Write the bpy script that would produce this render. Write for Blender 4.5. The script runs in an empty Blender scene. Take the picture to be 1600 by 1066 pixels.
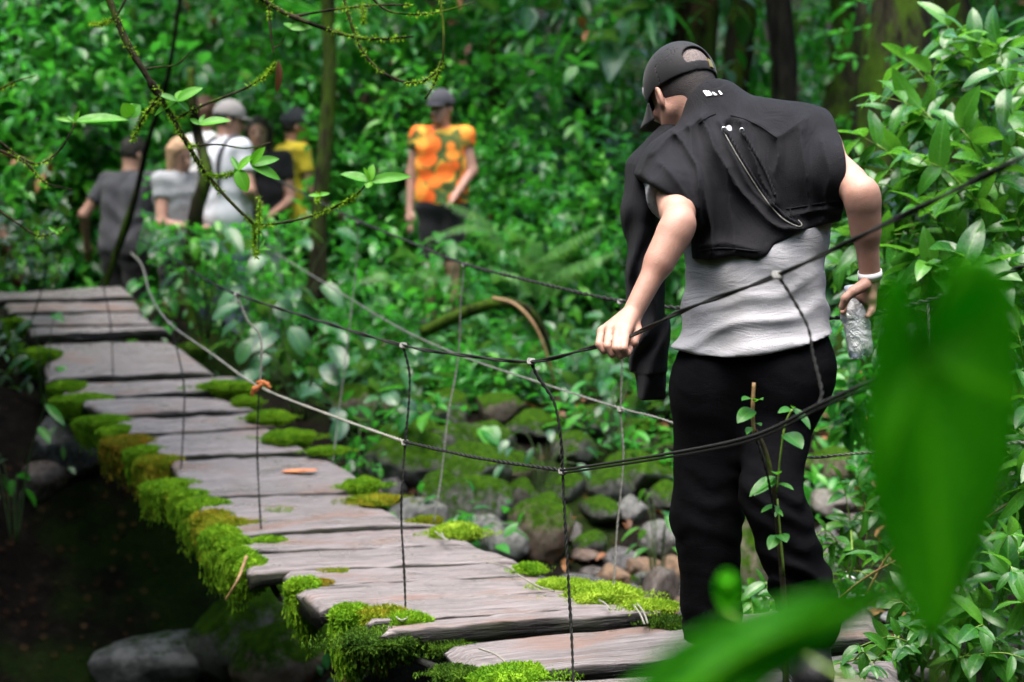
import bpy, math, random
import numpy as np
from mathutils import Vector, Matrix
random.seed(7)
RNG = np.random.default_rng(11)
R = math.radians
SC = bpy.context.scene
COL = SC.collection

# ------------------------------------------------------------------ camera
FPX = 2770.0
CAM = np.array([0.0, 0.0, 1.15])
PITCH = math.atan((533 - 344) / FPX)
cam_d = bpy.data.cameras.new("camera")
cam = bpy.data.objects.new("camera", cam_d)
COL.objects.link(cam)
cam.location = CAM
cam.rotation_euler = (R(90) - PITCH, 0, 0)
cam_d.sensor_width = 36
cam_d.lens = 36 * FPX / 1600
cam_d.clip_start = 0.05
cam_d.clip_end = 500
cam_d.dof.use_dof = True
cam_d.dof.focus_distance = 4.4
cam_d.dof.aperture_fstop = 2.9
SC.camera = cam
_cp, _sp = math.cos(PITCH), math.sin(PITCH)
AX_F = np.array([0, _cp, -_sp]); AX_U = np.array([0, _sp, _cp]); AX_R = np.array([1.0, 0, 0])

def P(px, py, d):
    """world point seen at photo position (px, py), d metres along the lens axis"""
    return CAM + AX_R * ((px - 800) / FPX * d) + AX_U * ((533 - py) / FPX * d) + AX_F * d

def project(p):
    q = np.asarray(p, float) - CAM
    d = q @ AX_F
    dd = np.where(np.abs(d) < 1e-6, 1e-6, d)
    return 800 + (q @ AX_R) / dd * FPX, 533 - (q @ AX_U) / dd * FPX, d

def unit(v):
    v = np.asarray(v, float)
    n = np.linalg.norm(v, axis=-1, keepdims=True)
    return v / np.where(n < 1e-9, 1, n)

# ------------------------------------------------------------------ noise
_perm = np.random.default_rng(5).random(4096).astype(np.float32)
def vnoise(p, s=1.0, seed=0):
    """value noise, 0..1"""
    q = np.asarray(p, np.float32) * s + 100.0 + seed * 17.3
    i = np.floor(q).astype(np.int64); f = q - i
    f = f * f * (3 - 2 * f)
    def h(a, b, c):
        return _perm[((a * 73856093) ^ (b * 19349663) ^ (c * 83492791)) & 4095]
    x, y, z = i[..., 0], i[..., 1], i[..., 2]
    fx, fy, fz = f[..., 0], f[..., 1], f[..., 2]
    c00 = h(x, y, z) * (1 - fx) + h(x + 1, y, z) * fx
    c10 = h(x, y + 1, z) * (1 - fx) + h(x + 1, y + 1, z) * fx
    c01 = h(x, y, z + 1) * (1 - fx) + h(x + 1, y, z + 1) * fx
    c11 = h(x, y + 1, z + 1) * (1 - fx) + h(x + 1, y + 1, z + 1) * fx
    return (c00 * (1 - fy) + c10 * fy) * (1 - fz) + (c01 * (1 - fy) + c11 * fy) * fz
def fbm(p, s=1.0, o=3, seed=0):
    a, t, w = 0.0, 0.0, 1.0
    for k in range(o):
        a = a + w * vnoise(p, s * 2 ** k, seed + k); t += w; w *= .5
    return a / t

# ------------------------------------------------------------------ mesh building
class MB:
    def __init__(s): s.v, s.q, s.t, s.a, s.n = [], [], [], [], 0
    def add(s, v, f, a=None):
        v = np.asarray(v, np.float32).reshape(-1, 3); f = np.asarray(f, np.int64)
        if len(v) == 0: return
        s.v.append(v)
        if len(f): (s.q if f.shape[1] == 4 else s.t).append(f + s.n)
        s.a.append(np.zeros((len(v), 3), np.float32) if a is None else np.asarray(a, np.float32))
        s.n += len(v)
    def mesh(s, name, origin=(0, 0, 0), smooth=True):
        v = np.concatenate(s.v) - np.asarray(origin, np.float32)
        me = bpy.data.meshes.new(name)
        q = np.concatenate(s.q) if s.q else np.zeros((0, 4), np.int64)
        t = np.concatenate(s.t) if s.t else np.zeros((0, 3), np.int64)
        me.vertices.add(len(v)); me.vertices.foreach_set("co", v.ravel())
        nl = q.size + t.size
        me.loops.add(nl); me.loops.foreach_set("vertex_index", np.concatenate([q.ravel(), t.ravel()]).astype(np.int32))
        npol = len(q) + len(t)
        me.polygons.add(npol)
        ls = np.concatenate([np.arange(len(q)) * 4, q.size + np.arange(len(t)) * 3]).astype(np.int32)
        me.polygons.foreach_set("loop_start", ls)
        me.polygons.foreach_set("use_smooth", np.full(npol, smooth))
        at = me.attributes.new("lf", 'FLOAT_VECTOR', 'POINT')
        at.data.foreach_set("vector", np.concatenate(s.a).ravel())
        me.update(calc_edges=True)
        me.validate()
        return me
    def build(s, name, mat, parent=None, origin=None, smooth=True):
        if origin is None: origin = parent["_o"] if parent is not None and "_o" in parent else (0, 0, 0)
        me = s.mesh(name, origin, smooth)
        if mat: me.materials.append(mat)
        o = bpy.data.objects.new(name, me); COL.objects.link(o)
        if parent is not None: o.parent = parent
        else: o.location = origin
        o["_o"] = [float(c) for c in origin]
        return o

def tag(o, label=None, cat=None, group=None, kind=None):
    if label: o["label"] = label
    if cat: o["category"] = cat
    if group: o["group"] = group
    if kind: o["kind"] = kind
    return o
def thing(name, loc, label, cat, group=None):
    o = bpy.data.objects.new(name, None); COL.objects.link(o)
    o.location = loc; o.empty_display_size = .1
    o["_o"] = [float(c) for c in loc]
    return tag(o, label, cat, group)

def spline(pts, n=8, rad=None):
    """Catmull-Rom through pts; returns points (and radii)"""
    p = np.asarray(pts, float); m = len(p)
    if m < 3:
        t = np.linspace(0, 1, n + 1)[:, None]
        o = p[0] * (1 - t) + p[-1] * t
    else:
        q = np.vstack([2 * p[0] - p[1], p, 2 * p[-1] - p[-2]])
        o = []
        for i in range(m - 1):
            a, b, c, d = q[i:i + 4]
            for t in np.arange(n) / n:
                o.append(.5 * ((2 * b) + (c - a) * t + (2 * a - 5 * b + 4 * c - d) * t * t + (3 * b - a - 3 * c + d) * t ** 3))
        o.append(p[-1]); o = np.array(o)
    if rad is None: return o
    r = np.interp(np.linspace(0, 1, len(o)), np.linspace(0, 1, len(rad)), rad)
    return o, r

def tube(mb, pts, rad, seg=7, attr=None, jit=0.0, cap=True):
    p = np.asarray(pts, float); n = len(p)
    r = np.broadcast_to(np.asarray(rad, float), (n,))
    t = unit(np.gradient(p, axis=0))
    up = np.array([0, 0, 1.0]) if abs(t[0][2]) < .9 else np.array([1.0, 0, 0])
    s = unit(np.cross(t[0], up)); S = []
    for i in range(n):
        s = unit(s - t[i] * (s @ t[i])); S.append(s)
    S = np.array(S); B = np.cross(t, S)
    a = np.arange(seg) / seg * 2 * math.pi
    rr = r[:, None] * (1 + jit * (RNG.random((n, seg)) - .5))
    v = p[:, None] + rr[..., None] * (S[:, None] * np.cos(a)[None, :, None] + B[:, None] * np.sin(a)[None, :, None])
    i = np.arange(n - 1)[:, None] * seg; k = np.arange(seg)[None]
    f = np.stack([i + k, i + (k + 1) % seg, i + seg + (k + 1) % seg, i + seg + k], -1).reshape(-1, 4)
    v = v.reshape(-1, 3)
    A = None if attr is None else np.tile(np.asarray(attr, float), (len(v) + 2, 1))
    if cap:
        m = len(v)
        v = np.vstack([v, p[0], p[-1]])
        t1 = np.stack([np.full(seg, m), (np.arange(seg) + 1) % seg, np.arange(seg)], -1)
        t2 = np.stack([np.full(seg, m + 1), (n - 1) * seg + np.arange(seg), (n - 1) * seg + (np.arange(seg) + 1) % seg], -1)
        base = mb.n
        mb.add(v, f, A); mb.t.append(np.vstack([t1, t2]) + base)
    else: mb.add(v, f, None if A is None else A[:-2])

def box(mb, c, ax, half):
    """ax: 3x3 rows are axes, half sizes"""
    c = np.asarray(c, float); ax = np.asarray(ax, float)
    s = np.array([[x, y, z] for x in (-1, 1) for y in (-1, 1) for z in (-1, 1)], float) * half
    v = c + s @ ax
    mb.add(v, [[0, 1, 3, 2], [4, 6, 7, 5], [0, 4, 5, 1], [2, 3, 7, 6], [0, 2, 6, 4], [1, 5, 7, 3]])

def ico(sub=3):
    import bmesh
    bm = bmesh.new(); bmesh.ops.create_icosphere(bm, subdivisions=sub, radius=1)
    v = np.array([x.co[:] for x in bm.verts]); f = np.array([[x.index for x in q.verts] for q in bm.faces]); bm.free()
    return v, f
ICO2, ICO3, ICO4 = ico(2), ico(3), ico(4)

# ------------------------------------------------------------------ signed distance surfaces
def s_cone(p, a, b, ra, rb):
    a = np.asarray(a, np.float32); b = np.asarray(b, np.float32)
    ba = b - a; pa = p - a
    t = np.clip(pa @ ba / max(float(ba @ ba), 1e-9), 0, 1)
    return np.linalg.norm(pa - t[..., None] * ba, axis=-1) - (ra + t * (rb - ra))
def s_ell(p, c, ax, r):
    q = (p - np.asarray(c, np.float32)) @ np.asarray(ax, np.float32).T
    r = np.asarray(r, np.float32)
    k0 = np.linalg.norm(q / r, axis=-1); k1 = np.linalg.norm(q / (r * r), axis=-1)
    return k0 * (k0 - 1) / np.maximum(k1, 1e-6)
def smin(a, b, k):
    h = np.clip(.5 + .5 * (b - a) / k, 0, 1)
    return b * (1 - h) + a * h - k * h * (1 - h)
def smax(a, b, k): return -smin(-a, -b, k)
def s_poly(x, y, poly):
    """2-D signed distance to a polygon"""
    v = np.asarray(poly, np.float32); n = len(v)
    d = np.full(x.shape, 1e9, np.float32); s = np.ones(x.shape, bool)
    for i in range(n):
        a, b = v[i], v[i - 1]
        e = b - a; wx, wy = x - a[0], y - a[1]
        t = np.clip((wx * e[0] + wy * e[1]) / max(float(e @ e), 1e-9), 0, 1)
        bx, by = wx - e[0] * t, wy - e[1] * t
        d = np.minimum(d, bx * bx + by * by)
        c1 = y >= a[1]; c2 = y < b[1]; c3 = e[0] * wy > e[1] * wx
        flip = (c1 & c2 & c3) | (~c1 & ~c2 & ~c3)
        s = np.where(flip, ~s, s)
    return np.where(s, 1, -1) * np.sqrt(d)

def surfnet(fn, lo, hi, h):
    lo = np.asarray(lo, float); hi = np.asarray(hi, float)
    nc = np.ceil((hi - lo) / (4 * h)).astype(int) + 1
    g = [lo[i] + np.arange(nc[i]) * 4 * h for i in range(3)]
    C = np.stack(np.meshgrid(*g, indexing='ij'), -1).astype(np.float32)
    cv = fn(C.reshape(-1, 3)).reshape(nc)
    m = sum(cv[i:nc[0] - 1 + i, j:nc[1] - 1 + j, k:nc[2] - 1 + k] for i in (0, 1) for j in (0, 1) for k in (0, 1)) / 8
    near = np.abs(m) < 4 * h * 1.6
    d = near.copy()
    for ax in range(3):
        e = d.copy()
        sl = [slice(None)] * 3; sr = [slice(None)] * 3
        sl[ax] = slice(1, None); sr[ax] = slice(None, -1)
        e[tuple(sl)] |= d[tuple(sr)]; e[tuple(sr)] |= d[tuple(sl)]
        d = e
    up = lambda A: A.repeat(4, 0).repeat(4, 1).repeat(4, 2)
    D = up(m).astype(np.float32); M = up(d); n = D.shape
    ix = np.argwhere(M)
    pts = (lo + ix * h).astype(np.float32)
    vals = np.empty(len(pts), np.float32)
    for s in range(0, len(pts), 400000): vals[s:s + 400000] = fn(pts[s:s + 400000])
    D[M] = vals
    S = D < 0
    cnt = np.zeros([k - 1 for k in n], np.int8)
    for i in (0, 1):
        for j in (0, 1):
            for k in (0, 1): cnt += S[i:n[0] - 1 + i, j:n[1] - 1 + j, k:n[2] - 1 + k]
    act = (cnt > 0) & (cnt < 8)
    ci = np.argwhere(act)
    idx = np.full(act.shape, -1, np.int32); idx[act] = np.arange(len(ci))
    cor = np.array([[i, j, k] for i in (0, 1) for j in (0, 1) for k in (0, 1)])
    V = np.stack([D[ci[:, 0] + c[0], ci[:, 1] + c[1], ci[:, 2] + c[2]] for c in cor], -1)
    acc = np.zeros((len(ci), 3)); num = np.zeros(len(ci))
    for a in range(8):
        for b in range(a + 1, 8):
            if np.abs(cor[a] - cor[b]).sum() != 1: continue
            x = (V[:, a] < 0) != (V[:, b] < 0)
            t = np.where(x, V[:, a] / np.where(x, V[:, a] - V[:, b], 1), 0)
            acc += np.where(x[:, None], cor[a] + t[:, None] * (cor[b] - cor[a]), 0); num += x
    v = lo + (ci + acc / num[:, None]) * h
    F = []
    for ax in range(3):
        o1, o2 = (ax + 1) % 3, (ax + 2) % 3
        sl0 = [slice(1, -1)] * 3; sl1 = [slice(1, -1)] * 3
        sl0[ax] = slice(0, -1); sl1[ax] = slice(1, None)
        ch = S[tuple(sl0)] != S[tuple(sl1)]
        e = np.argwhere(ch)
        off = np.ones(3, int); off[ax] = 0
        e = e + off
        ins = S[e[:, 0], e[:, 1], e[:, 2]]
        q = []
        for (u, w) in ((0, 0), (-1, 0), (-1, -1), (0, -1)):
            c = e.copy(); c[:, o1] += u; c[:, o2] += w
            q.append(idx[c[:, 0], c[:, 1], c[:, 2]])
        q = np.stack(q, -1)
        q[~ins] = q[~ins][:, ::-1]
        F.append(q[(q >= 0).all(1)])
    return v, np.vstack(F)
def sdf_obj(name, fn, lo, hi, h, mat, parent=None, origin=None, attr=None):
    v, f = surfnet(fn, lo, hi, h)
    mb = MB(); mb.add(v, f, None if attr is None else attr(v))
    return mb.build(name, mat, parent, origin)
def march(fn, px, py, d0=3.6, d1=5.2, lift=0.0):
    """first point of a surface on the line of sight"""
    d = d0
    for _ in range(160):
        p = P(px, py, d); s = float(fn(p[None].astype(np.float32))[0])
        if s < .0007 or d > d1: break
        d += max(s * .7, .0007)
    return P(px, py, d - lift)

# ------------------------------------------------------------------ leaves
def wprof(t, shape):
    if shape == 'lance': w = t ** .75 * (1 - t) ** .85
    elif shape == 'heart': w = (t + .02) ** .38 * (1 - t) ** .85
    elif shape == 'round': w = t ** .5 * (1 - t) ** .5
    else: w = t ** .6 * (1 - t) ** .8
    tt = np.linspace(0, 1, 200)
    m = {'lance': tt ** .75 * (1 - tt) ** .85, 'heart': (tt + .02) ** .38 * (1 - tt) ** .85, 'round': tt ** .5 * (1 - tt) ** .5}.get(shape, tt ** .6 * (1 - tt) ** .8).max()
    return w / m
def leaves(mb, pos, dr, nr, L, W, rnd, n=4, nu=1, fold=.25, curl=.25, shape='ovate', wave=0.0):
    pos = np.asarray(pos, float).reshape(-1, 3); N = len(pos)
    if N == 0: return
    dr = unit(np.broadcast_to(dr, (N, 3))); nr = np.broadcast_to(nr, (N, 3))
    nr = unit(nr - dr * (nr * dr).sum(-1, keepdims=True)); sd = np.cross(dr, nr)
    L = np.broadcast_to(L, (N,)); W = np.broadcast_to(W, (N,)); rnd = np.broadcast_to(rnd, (N,))
    fold = np.broadcast_to(fold, (N,)); curl = np.broadcast_to(curl, (N,))
    t = np.linspace(0, 1, n + 1); w = wprof(t, shape); w[0] = max(w[0], .06); w[-1] = .02
    u = np.linspace(-1, 1, 2 * nu + 1)
    T, U = np.meshgrid(t, u, indexing='ij'); Wt = np.broadcast_to(w[:, None], T.shape)
    T, U, Wt = T.ravel(), U.ravel(), Wt.ravel()
    # petiole bend: leaf arcs downwards along its length
    al = L[:, None] * (T - .18 * curl[:, None] * T ** 3)
    ac = W[:, None] * .5 * Wt * U
    wv = np.sin(T * 17 + rnd[:, None] * 40) * np.abs(U) * wave * W[:, None]
    up = fold[:, None] * W[:, None] * .5 * np.abs(U) * Wt - curl[:, None] * L[:, None] * T ** 2 + wv
    v = pos[:, None] + al[..., None] * dr[:, None] + ac[..., None] * sd[:, None] + up[..., None] * nr[:, None]
    m = len(T); k = 2 * nu + 1
    i, j = np.meshgrid(np.arange(n), np.arange(2 * nu), indexing='ij')
    b = (i * k + j).ravel()
    f = np.stack([b, b + 1, b + k + 1, b + k], -1)
    F = (f[None] + np.arange(N)[:, None, None] * m).reshape(-1, 4)
    A = np.stack([np.broadcast_to(U, (N, m)), np.broadcast_to(T, (N, m)), np.broadcast_to(rnd[:, None], (N, m))], -1)
    mb.add(v.reshape(-1, 3), F, A.reshape(-1, 3))
def rand_unit(n):
    v = RNG.normal(size=(n, 3)); return unit(v)
def sprigs(base, sdir, slen, K, L, ratio=.42, ang=62, droop=.25, opp=False, up=1.0, lvar=.3, tilt=.45):
    """leaf frames along many shoots at once"""
    base = np.asarray(base, float); N = len(base); sdir = unit(sdir)
    a0 = RNG.random(N) * 6.28
    ref = unit(np.cross(sdir, np.array([0.13, .2, 1.0]))); bi = np.cross(sdir, ref)
    out = [[] for _ in range(6)]
    L = np.broadcast_to(L, (N,))
    slen = np.broadcast_to(slen, (N,)); shade = RNG.random(N)
    for k in range(K):
        t = (k + 1) / K
        p = base + sdir * (slen * t)[:, None] - np.array([0, 0, 1]) * (droop * slen * t * t)[:, None]
        az = a0 + (k * math.pi + (k // 2) * 1.57 * opp if opp else k * 2.4) + RNG.normal(size=N) * .3
        rad = ref * np.cos(az)[:, None] + bi * np.sin(az)[:, None]
        an = R(ang) * (1.1 - .55 * t) + RNG.normal(size=N) * .2
        d = sdir * np.cos(an)[:, None] + rad * np.sin(an)[:, None]
        d[:, 2] -= .15 + RNG.random(N) * .25
        nr = np.array([0, 0, up]) + rand_unit(N) * tilt
        ll = L * (1 - lvar / 2 + lvar * RNG.random(N)) * (.75 + .5 * math.sin(math.pi * min(1, t * .85)))
        for o, x in zip(out, (p, d, nr, ll, ll * ratio * (.85 + .3 * RNG.random(N)), np.clip(shade * .6 + .4 * RNG.random(N), 0, 1))): o.append(x)
    return [np.concatenate(o) for o in out]
def spikes(mb, pts, nrm, ln, wd, rnd, spread=.6, gravity=.25):
    """short moss blades, one thin triangle pair each"""
    N = len(pts)
    d = unit(nrm + rand_unit(N) * spread - np.array([0, 0, 1]) * gravity)
    s = unit(np.cross(d, rand_unit(N)))
    ln = np.broadcast_to(ln, (N,)) * (.5 + RNG.random(N)); wd = np.broadcast_to(wd, (N,))
    mid = pts + d * (ln * .55)[:, None]
    v = np.stack([pts - d * .004, mid + s * (wd * .5)[:, None], pts + d * ln[:, None], mid - s * (wd * .5)[:, None]], 1).reshape(-1, 3)
    f = np.arange(N)[:, None] * 4 + np.array([0, 1, 2, 3])
    A = np.repeat(np.stack([np.zeros(N), RNG.random(N), np.broadcast_to(rnd, (N,))], -1), 4, 0)
    mb.add(v, f, A)
# ------------------------------------------------------------------ materials
class NT:
    def __init__(s, name):
        s.m = bpy.data.materials.new(name); s.m.use_nodes = True
        s.t = s.m.node_tree; s.t.nodes.clear()
        s.out = s.n('ShaderNodeOutputMaterial')
    def n(s, typ, **kw):
        x = s.t.nodes.new(typ)
        for k, v in kw.items():
            if k.startswith('i_'):
                key = k[2:]
                x.inputs[int(key) if key.isdigit() else key.replace('_', ' ')].default_value = v
            else: setattr(x, k, v)
        return x
    def l(s, a, b): s.t.links.new(a, b)
    def bsdf(s, col=(.5, .5, .5), rough=.6, spec=.5, **kw):
        b = s.n('ShaderNodeBsdfPrincipled')
        b.inputs['Base Color'].default_value = (*col, 1); b.inputs['Roughness'].default_value = rough
        b.inputs['Specular IOR Level'].default_value = spec
        for k, v in kw.items(): b.inputs[k.replace('_', ' ')].default_value = v
        return b
    def obj(s): return s.n('ShaderNodeTexCoord').outputs['Object']
    def attr(s):
        a = s.n('ShaderNodeAttribute', attribute_name='lf'); x = s.n('ShaderNodeSeparateXYZ')
        s.l(a.outputs['Vector'], x.inputs[0]); return x.outputs
    def noise(s, vec, scale, detail=4, rough=.6, sc=None, dist=0.0):
        if sc is not None:
            m = s.n('ShaderNodeMapping'); m.inputs['Scale'].default_value = sc; s.l(vec, m.inputs[0]); vec = m.outputs[0]
        x = s.n('ShaderNodeTexNoise'); s.l(vec, x.inputs['Vector'])
        x.inputs['Scale'].default_value = scale; x.inputs['Detail'].default_value = detail; x.inputs['Roughness'].default_value = rough
        x.inputs['Distortion'].default_value = dist
        return x.outputs['Fac']
    def ramp(s, fac, stops, interp='LINEAR'):
        x = s.n('ShaderNodeValToRGB'); e = x.color_ramp.elements; x.color_ramp.interpolation = interp
        while len(e) < len(stops): e.new(.5)
        for el, (p, c) in zip(e, stops): el.position = p; el.color = (*c, 1) if len(c) == 3 else c
        s.l(fac, x.inputs[0]); return x.outputs[0]
    def rampf(s, fac, a, b, lo=0.0, hi=1.0):
        x = s.n('ShaderNodeMapRange'); x.interpolation_type = 'SMOOTHSTEP'
        s.l(fac, x.inputs[0])
        for i, v in enumerate((a, b, lo, hi)): x.inputs[i + 1].default_value = v
        return x.outputs[0]
    def mix(s, fac, a, b, mode='MIX'):
        x = s.n('ShaderNodeMix', data_type='RGBA', blend_type=mode)
        for sock, v in ((x.inputs[0], fac), (x.inputs[6], a), (x.inputs[7], b)):
            if isinstance(v, (int, float)): sock.default_value = v
            elif isinstance(v, tuple): sock.default_value = (*v, 1)
            else: s.l(v, sock)
        return x.outputs[2]
    def math(s, op, a, b=0.0):
        x = s.n('ShaderNodeMath', operation=op)
        for i, v in enumerate((a, b)):
            if isinstance(v, (int, float)): x.inputs[i].default_value = v
            else: s.l(v, x.inputs[i])
        return x.outputs[0]
    def bump(s, h, strength=.4, dist=.01):
        x = s.n('ShaderNodeBump'); x.inputs['Strength'].default_value = strength; x.inputs['Distance'].default_value = dist
        s.l(h, x.inputs['Height']); return x.outputs[0]
    def done(s, sh):
        s.l(sh, s.out.inputs['Surface']); return s.m

def leaf_mat(name, cols, rough=.38, trans=.28, tcol=(.16, .40, .03), rib=(.10, .30, .05), spec=.45, vw=.22):
    m = NT(name); u, t, r = m.attr()
    c = m.ramp(r, [(i / (len(cols) - 1), k) for i, k in enumerate(cols)])
    au = m.math('ABSOLUTE', u)
    ribf = m.rampf(au, .03, .11, .55, 0)
    # side veins run slantwise from the midrib
    ph = m.math('SUBTRACT', m.math('MULTIPLY', t, 55.0), m.math('MULTIPLY', au, 14.0))
    vein = m.rampf(m.math('SINE', ph), .80, 1.0, 0, vw)
    c = m.mix(m.math('MAXIMUM', ribf, vein), c, rib)
    o = m.obj()
    c = m.mix(m.rampf(m.noise(o, 14, 3), .35, .7, 0, .5), c, m.mix(1.0, c, (.62, .66, .5), 'MULTIPLY'))
    nz = m.noise(o, 60, 3)
    c = m.mix(m.rampf(nz, .35, .75, 0, .35), c, m.mix(1.0, c, (.55, .62, .4), 'MULTIPLY'))
    b = m.bsdf(rough=rough, spec=spec); m.l(c, b.inputs['Base Color'])
    m.l(m.rampf(nz, .3, .7, rough - .1, rough + .14), b.inputs['Roughness'])
    m.l(m.bump(m.math('ADD', vein, m.math('MULTIPLY', nz, .35)), .35, .004), b.inputs['Normal'])
    tr = m.n('ShaderNodeBsdfTranslucent'); m.l(m.mix(.55, c, tcol), tr.inputs[0])
    x = m.n('ShaderNodeMixShader'); x.inputs[0].default_value = trans
    m.l(b.outputs[0], x.inputs[1]); m.l(tr.outputs[0], x.inputs[2])
    return m.done(x.outputs[0])

def moss_mat(name, cols):
    m = NT(name); u, t, r = m.attr()
    nz = m.noise(m.obj(), 11, 4)
    f = m.math('ADD', m.math('MULTIPLY', nz, .8), m.math('MULTIPLY', r, .35))
    c = m.ramp(f, [(.25, cols[0]), (.5, cols[1]), (.72, cols[2])])
    c = m.mix(m.math('MULTIPLY', t, .35), c, m.mix(1.0, c, (.5, .5, .4), 'MULTIPLY'))
    b = m.bsdf(rough=.85, spec=.15); m.l(c, b.inputs['Base Color'])
    m.l(m.bump(m.noise(m.obj(), 160, 3), .8, .01), b.inputs['Normal'])
    tr = m.n('ShaderNodeBsdfTranslucent'); m.l(c, tr.inputs[0])
    x = m.n('ShaderNodeMixShader'); x.inputs[0].default_value = .25
    m.l(b.outputs[0], x.inputs[1]); m.l(tr.outputs[0], x.inputs[2])
    return m.done(x.outputs[0])

def plain(name, col, rough=.7, spec=.4, nscale=40, var=.25, bump=.2, bscale=None, bdist=.004, **kw):
    m = NT(name); o = m.obj()
    nz = m.noise(o, nscale, 4)
    c = m.mix(m.rampf(nz, .3, .7), tuple(k * (1 - var) for k in col), tuple(min(1, k * (1 + var)) for k in col))
    b = m.bsdf(rough=rough, spec=spec, **kw); m.l(c, b.inputs['Base Color'])
    m.l(m.bump(m.noise(o, bscale or nscale * 3, 3), bump, bdist), b.inputs['Normal'])
    return m.done(b.outputs[0])

M = {}
# weathered, damp planks: grey with brown worn patches and fine grain along x
m = NT('weathered_wood'); o = m.obj()
oi = m.n('ShaderNodeObjectInfo').outputs['Random']
sh = m.n('ShaderNodeVectorMath', operation='ADD'); m.l(o, sh.inputs[0])
cb = m.n('ShaderNodeCombineXYZ'); m.l(m.math('MULTIPLY', oi, 37.0), cb.inputs[0]); m.l(m.math('MULTIPLY', oi, 11.0), cb.inputs[1]); m.l(cb.outputs[0], sh.inputs[1])
o = sh.outputs[0]
grain = m.noise(o, 1, 7, .68, sc=(4, 95, 60), dist=.35)
grain2 = m.noise(o, 1, 5, .6, sc=(1.6, 34, 20), dist=.7)
blot = m.noise(o, 4.2, 5, .62)
c = m.ramp(grain, [(.30, (.066, .054, .053)), (.5, (.172, .150, .148)), (.70, (.285, .256, .258))])
c = m.mix(m.rampf(grain2, .40, .29, 0, .85), c, (.04, .034, .033))
c = m.mix(m.rampf(m.noise(o, 2.2, 4, .6, sc=(1, 2.2, 1)), .51, .66, 0, .66), c, (.185, .110, .083))
c = m.mix(m.rampf(m.noise(o, 9, 5, .7), .60, .75, 0, .5), c, (.075, .062, .058))
c = m.mix(m.rampf(m.noise(o, 26, 4, .7), .66, .74, 0, .6), c, (.05, .09, .02))
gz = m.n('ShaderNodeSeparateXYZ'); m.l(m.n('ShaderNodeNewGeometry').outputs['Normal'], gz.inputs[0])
c = m.mix(m.rampf(gz.outputs[2], .72, .30, 0, .95), c, m.mix(m.rampf(blot, .45, .6), (.010, .009, .0085), (.016, .02, .007)))  # sides near black by facing: shade put into the colour, with mouldy mottling
b = m.bsdf(rough=.5, spec=.3); m.l(c, b.inputs['Base Color'])
m.l(m.rampf(blot, .38, .60, .26, .68), b.inputs['Roughness'])
m.l(m.bump(m.math('ADD', grain, m.math('MULTIPLY', grain2, 1.4)), 1.0, .011), b.inputs['Normal'])
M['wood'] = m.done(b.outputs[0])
M['orange_wood'] = plain('raw_orange_wood', (.55, .20, .085), .7, .3, 25, .3)

M['moss'] = moss_mat('moss', [(.040, .12, .004), (.125, .30, .010), (.24, .44, .018)])
M['moss_mix'] = moss_mat('mixed_moss', [(.06, .13, .005), (.17, .27, .010), (.34, .30, .02)])
M['moss_dark'] = moss_mat('dark_moss', [(.010, .028, .003), (.035, .09, .006), (.08, .17, .010)])
M['moss_gold'] = moss_mat('golden_moss', [(.05, .085, .005), (.17, .20, .010), (.34, .22, .02)])
M['moss_lime'] = moss_mat('lime_moss', [(.09, .18, .01), (.22, .38, .02), (.34, .50, .04)])
M['rope'] = plain('dark_rope', (.010, .0115, .009), .75, .3, 220, .5, .9, 420)
M['wire'] = plain('grey_wire', (.13, .13, .115), .5, .5, 160, .4, .5)
M['tie'] = plain('orange_tie', (.42, .13, .04), .7, .3, 120, .3)
M['cord'] = plain('pale_cord', (.24, .235, .20), .8, .3, 260, .3, .8)

# bark with moss
def bark(name, a, b_, mossc, amount):
    m = NT(name); o = m.obj()
    g = m.noise(o, 1, 6, .65, sc=(16, 16, 4), dist=.5)
    c = m.ramp(g, [(.3, a), (.65, b_)])
    c = m.mix(m.rampf(m.noise(o, 1, 5, .7, sc=(11, 11, 1.1)), .50, .62, 0, .85), c, tuple(k * .25 for k in a))
    c = m.mix(m.rampf(m.noise(o, 1, 5, .65, sc=(7, 7, 2.2)), amount, amount + .18, 0, .92), c, m.mix(m.noise(o, 50, 3), tuple(k * .45 for k in mossc), mossc))
    b = m.bsdf(rough=.9, spec=.06); m.l(c, b.inputs['Base Color'])
    m.l(m.bump(g, .9, .03), b.inputs['Normal'])
    return m.done(b.outputs[0])
M['bark_mossy'] = bark('mossy_bark', (.006, .006, .004), (.028, .026, .014), (.05, .10, .008), .44)
M['bark_dark'] = bark('dark_bark', (.004, .004, .0035), (.018, .016, .012), (.022, .048, .006), .50)
M['bark_brown'] = bark('brown_bark', (.006, .005, .003), (.042, .026, .012), (.035, .080, .008), .43)
M['twig'] = bark('twig_bark', (.010, .009, .006), (.040, .034, .020), (.10, .17, .015), .50)
M['twig_green'] = plain('green_twig', (.13, .22, .03), .6, .4, 60, .3)
M['stem_dark'] = plain('dark_green_stem', (.03, .06, .012), .6, .4, 60, .3)
M['stalk'] = plain('woody_stalk', (.20, .12, .05), .6, .4, 60, .3)

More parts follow.
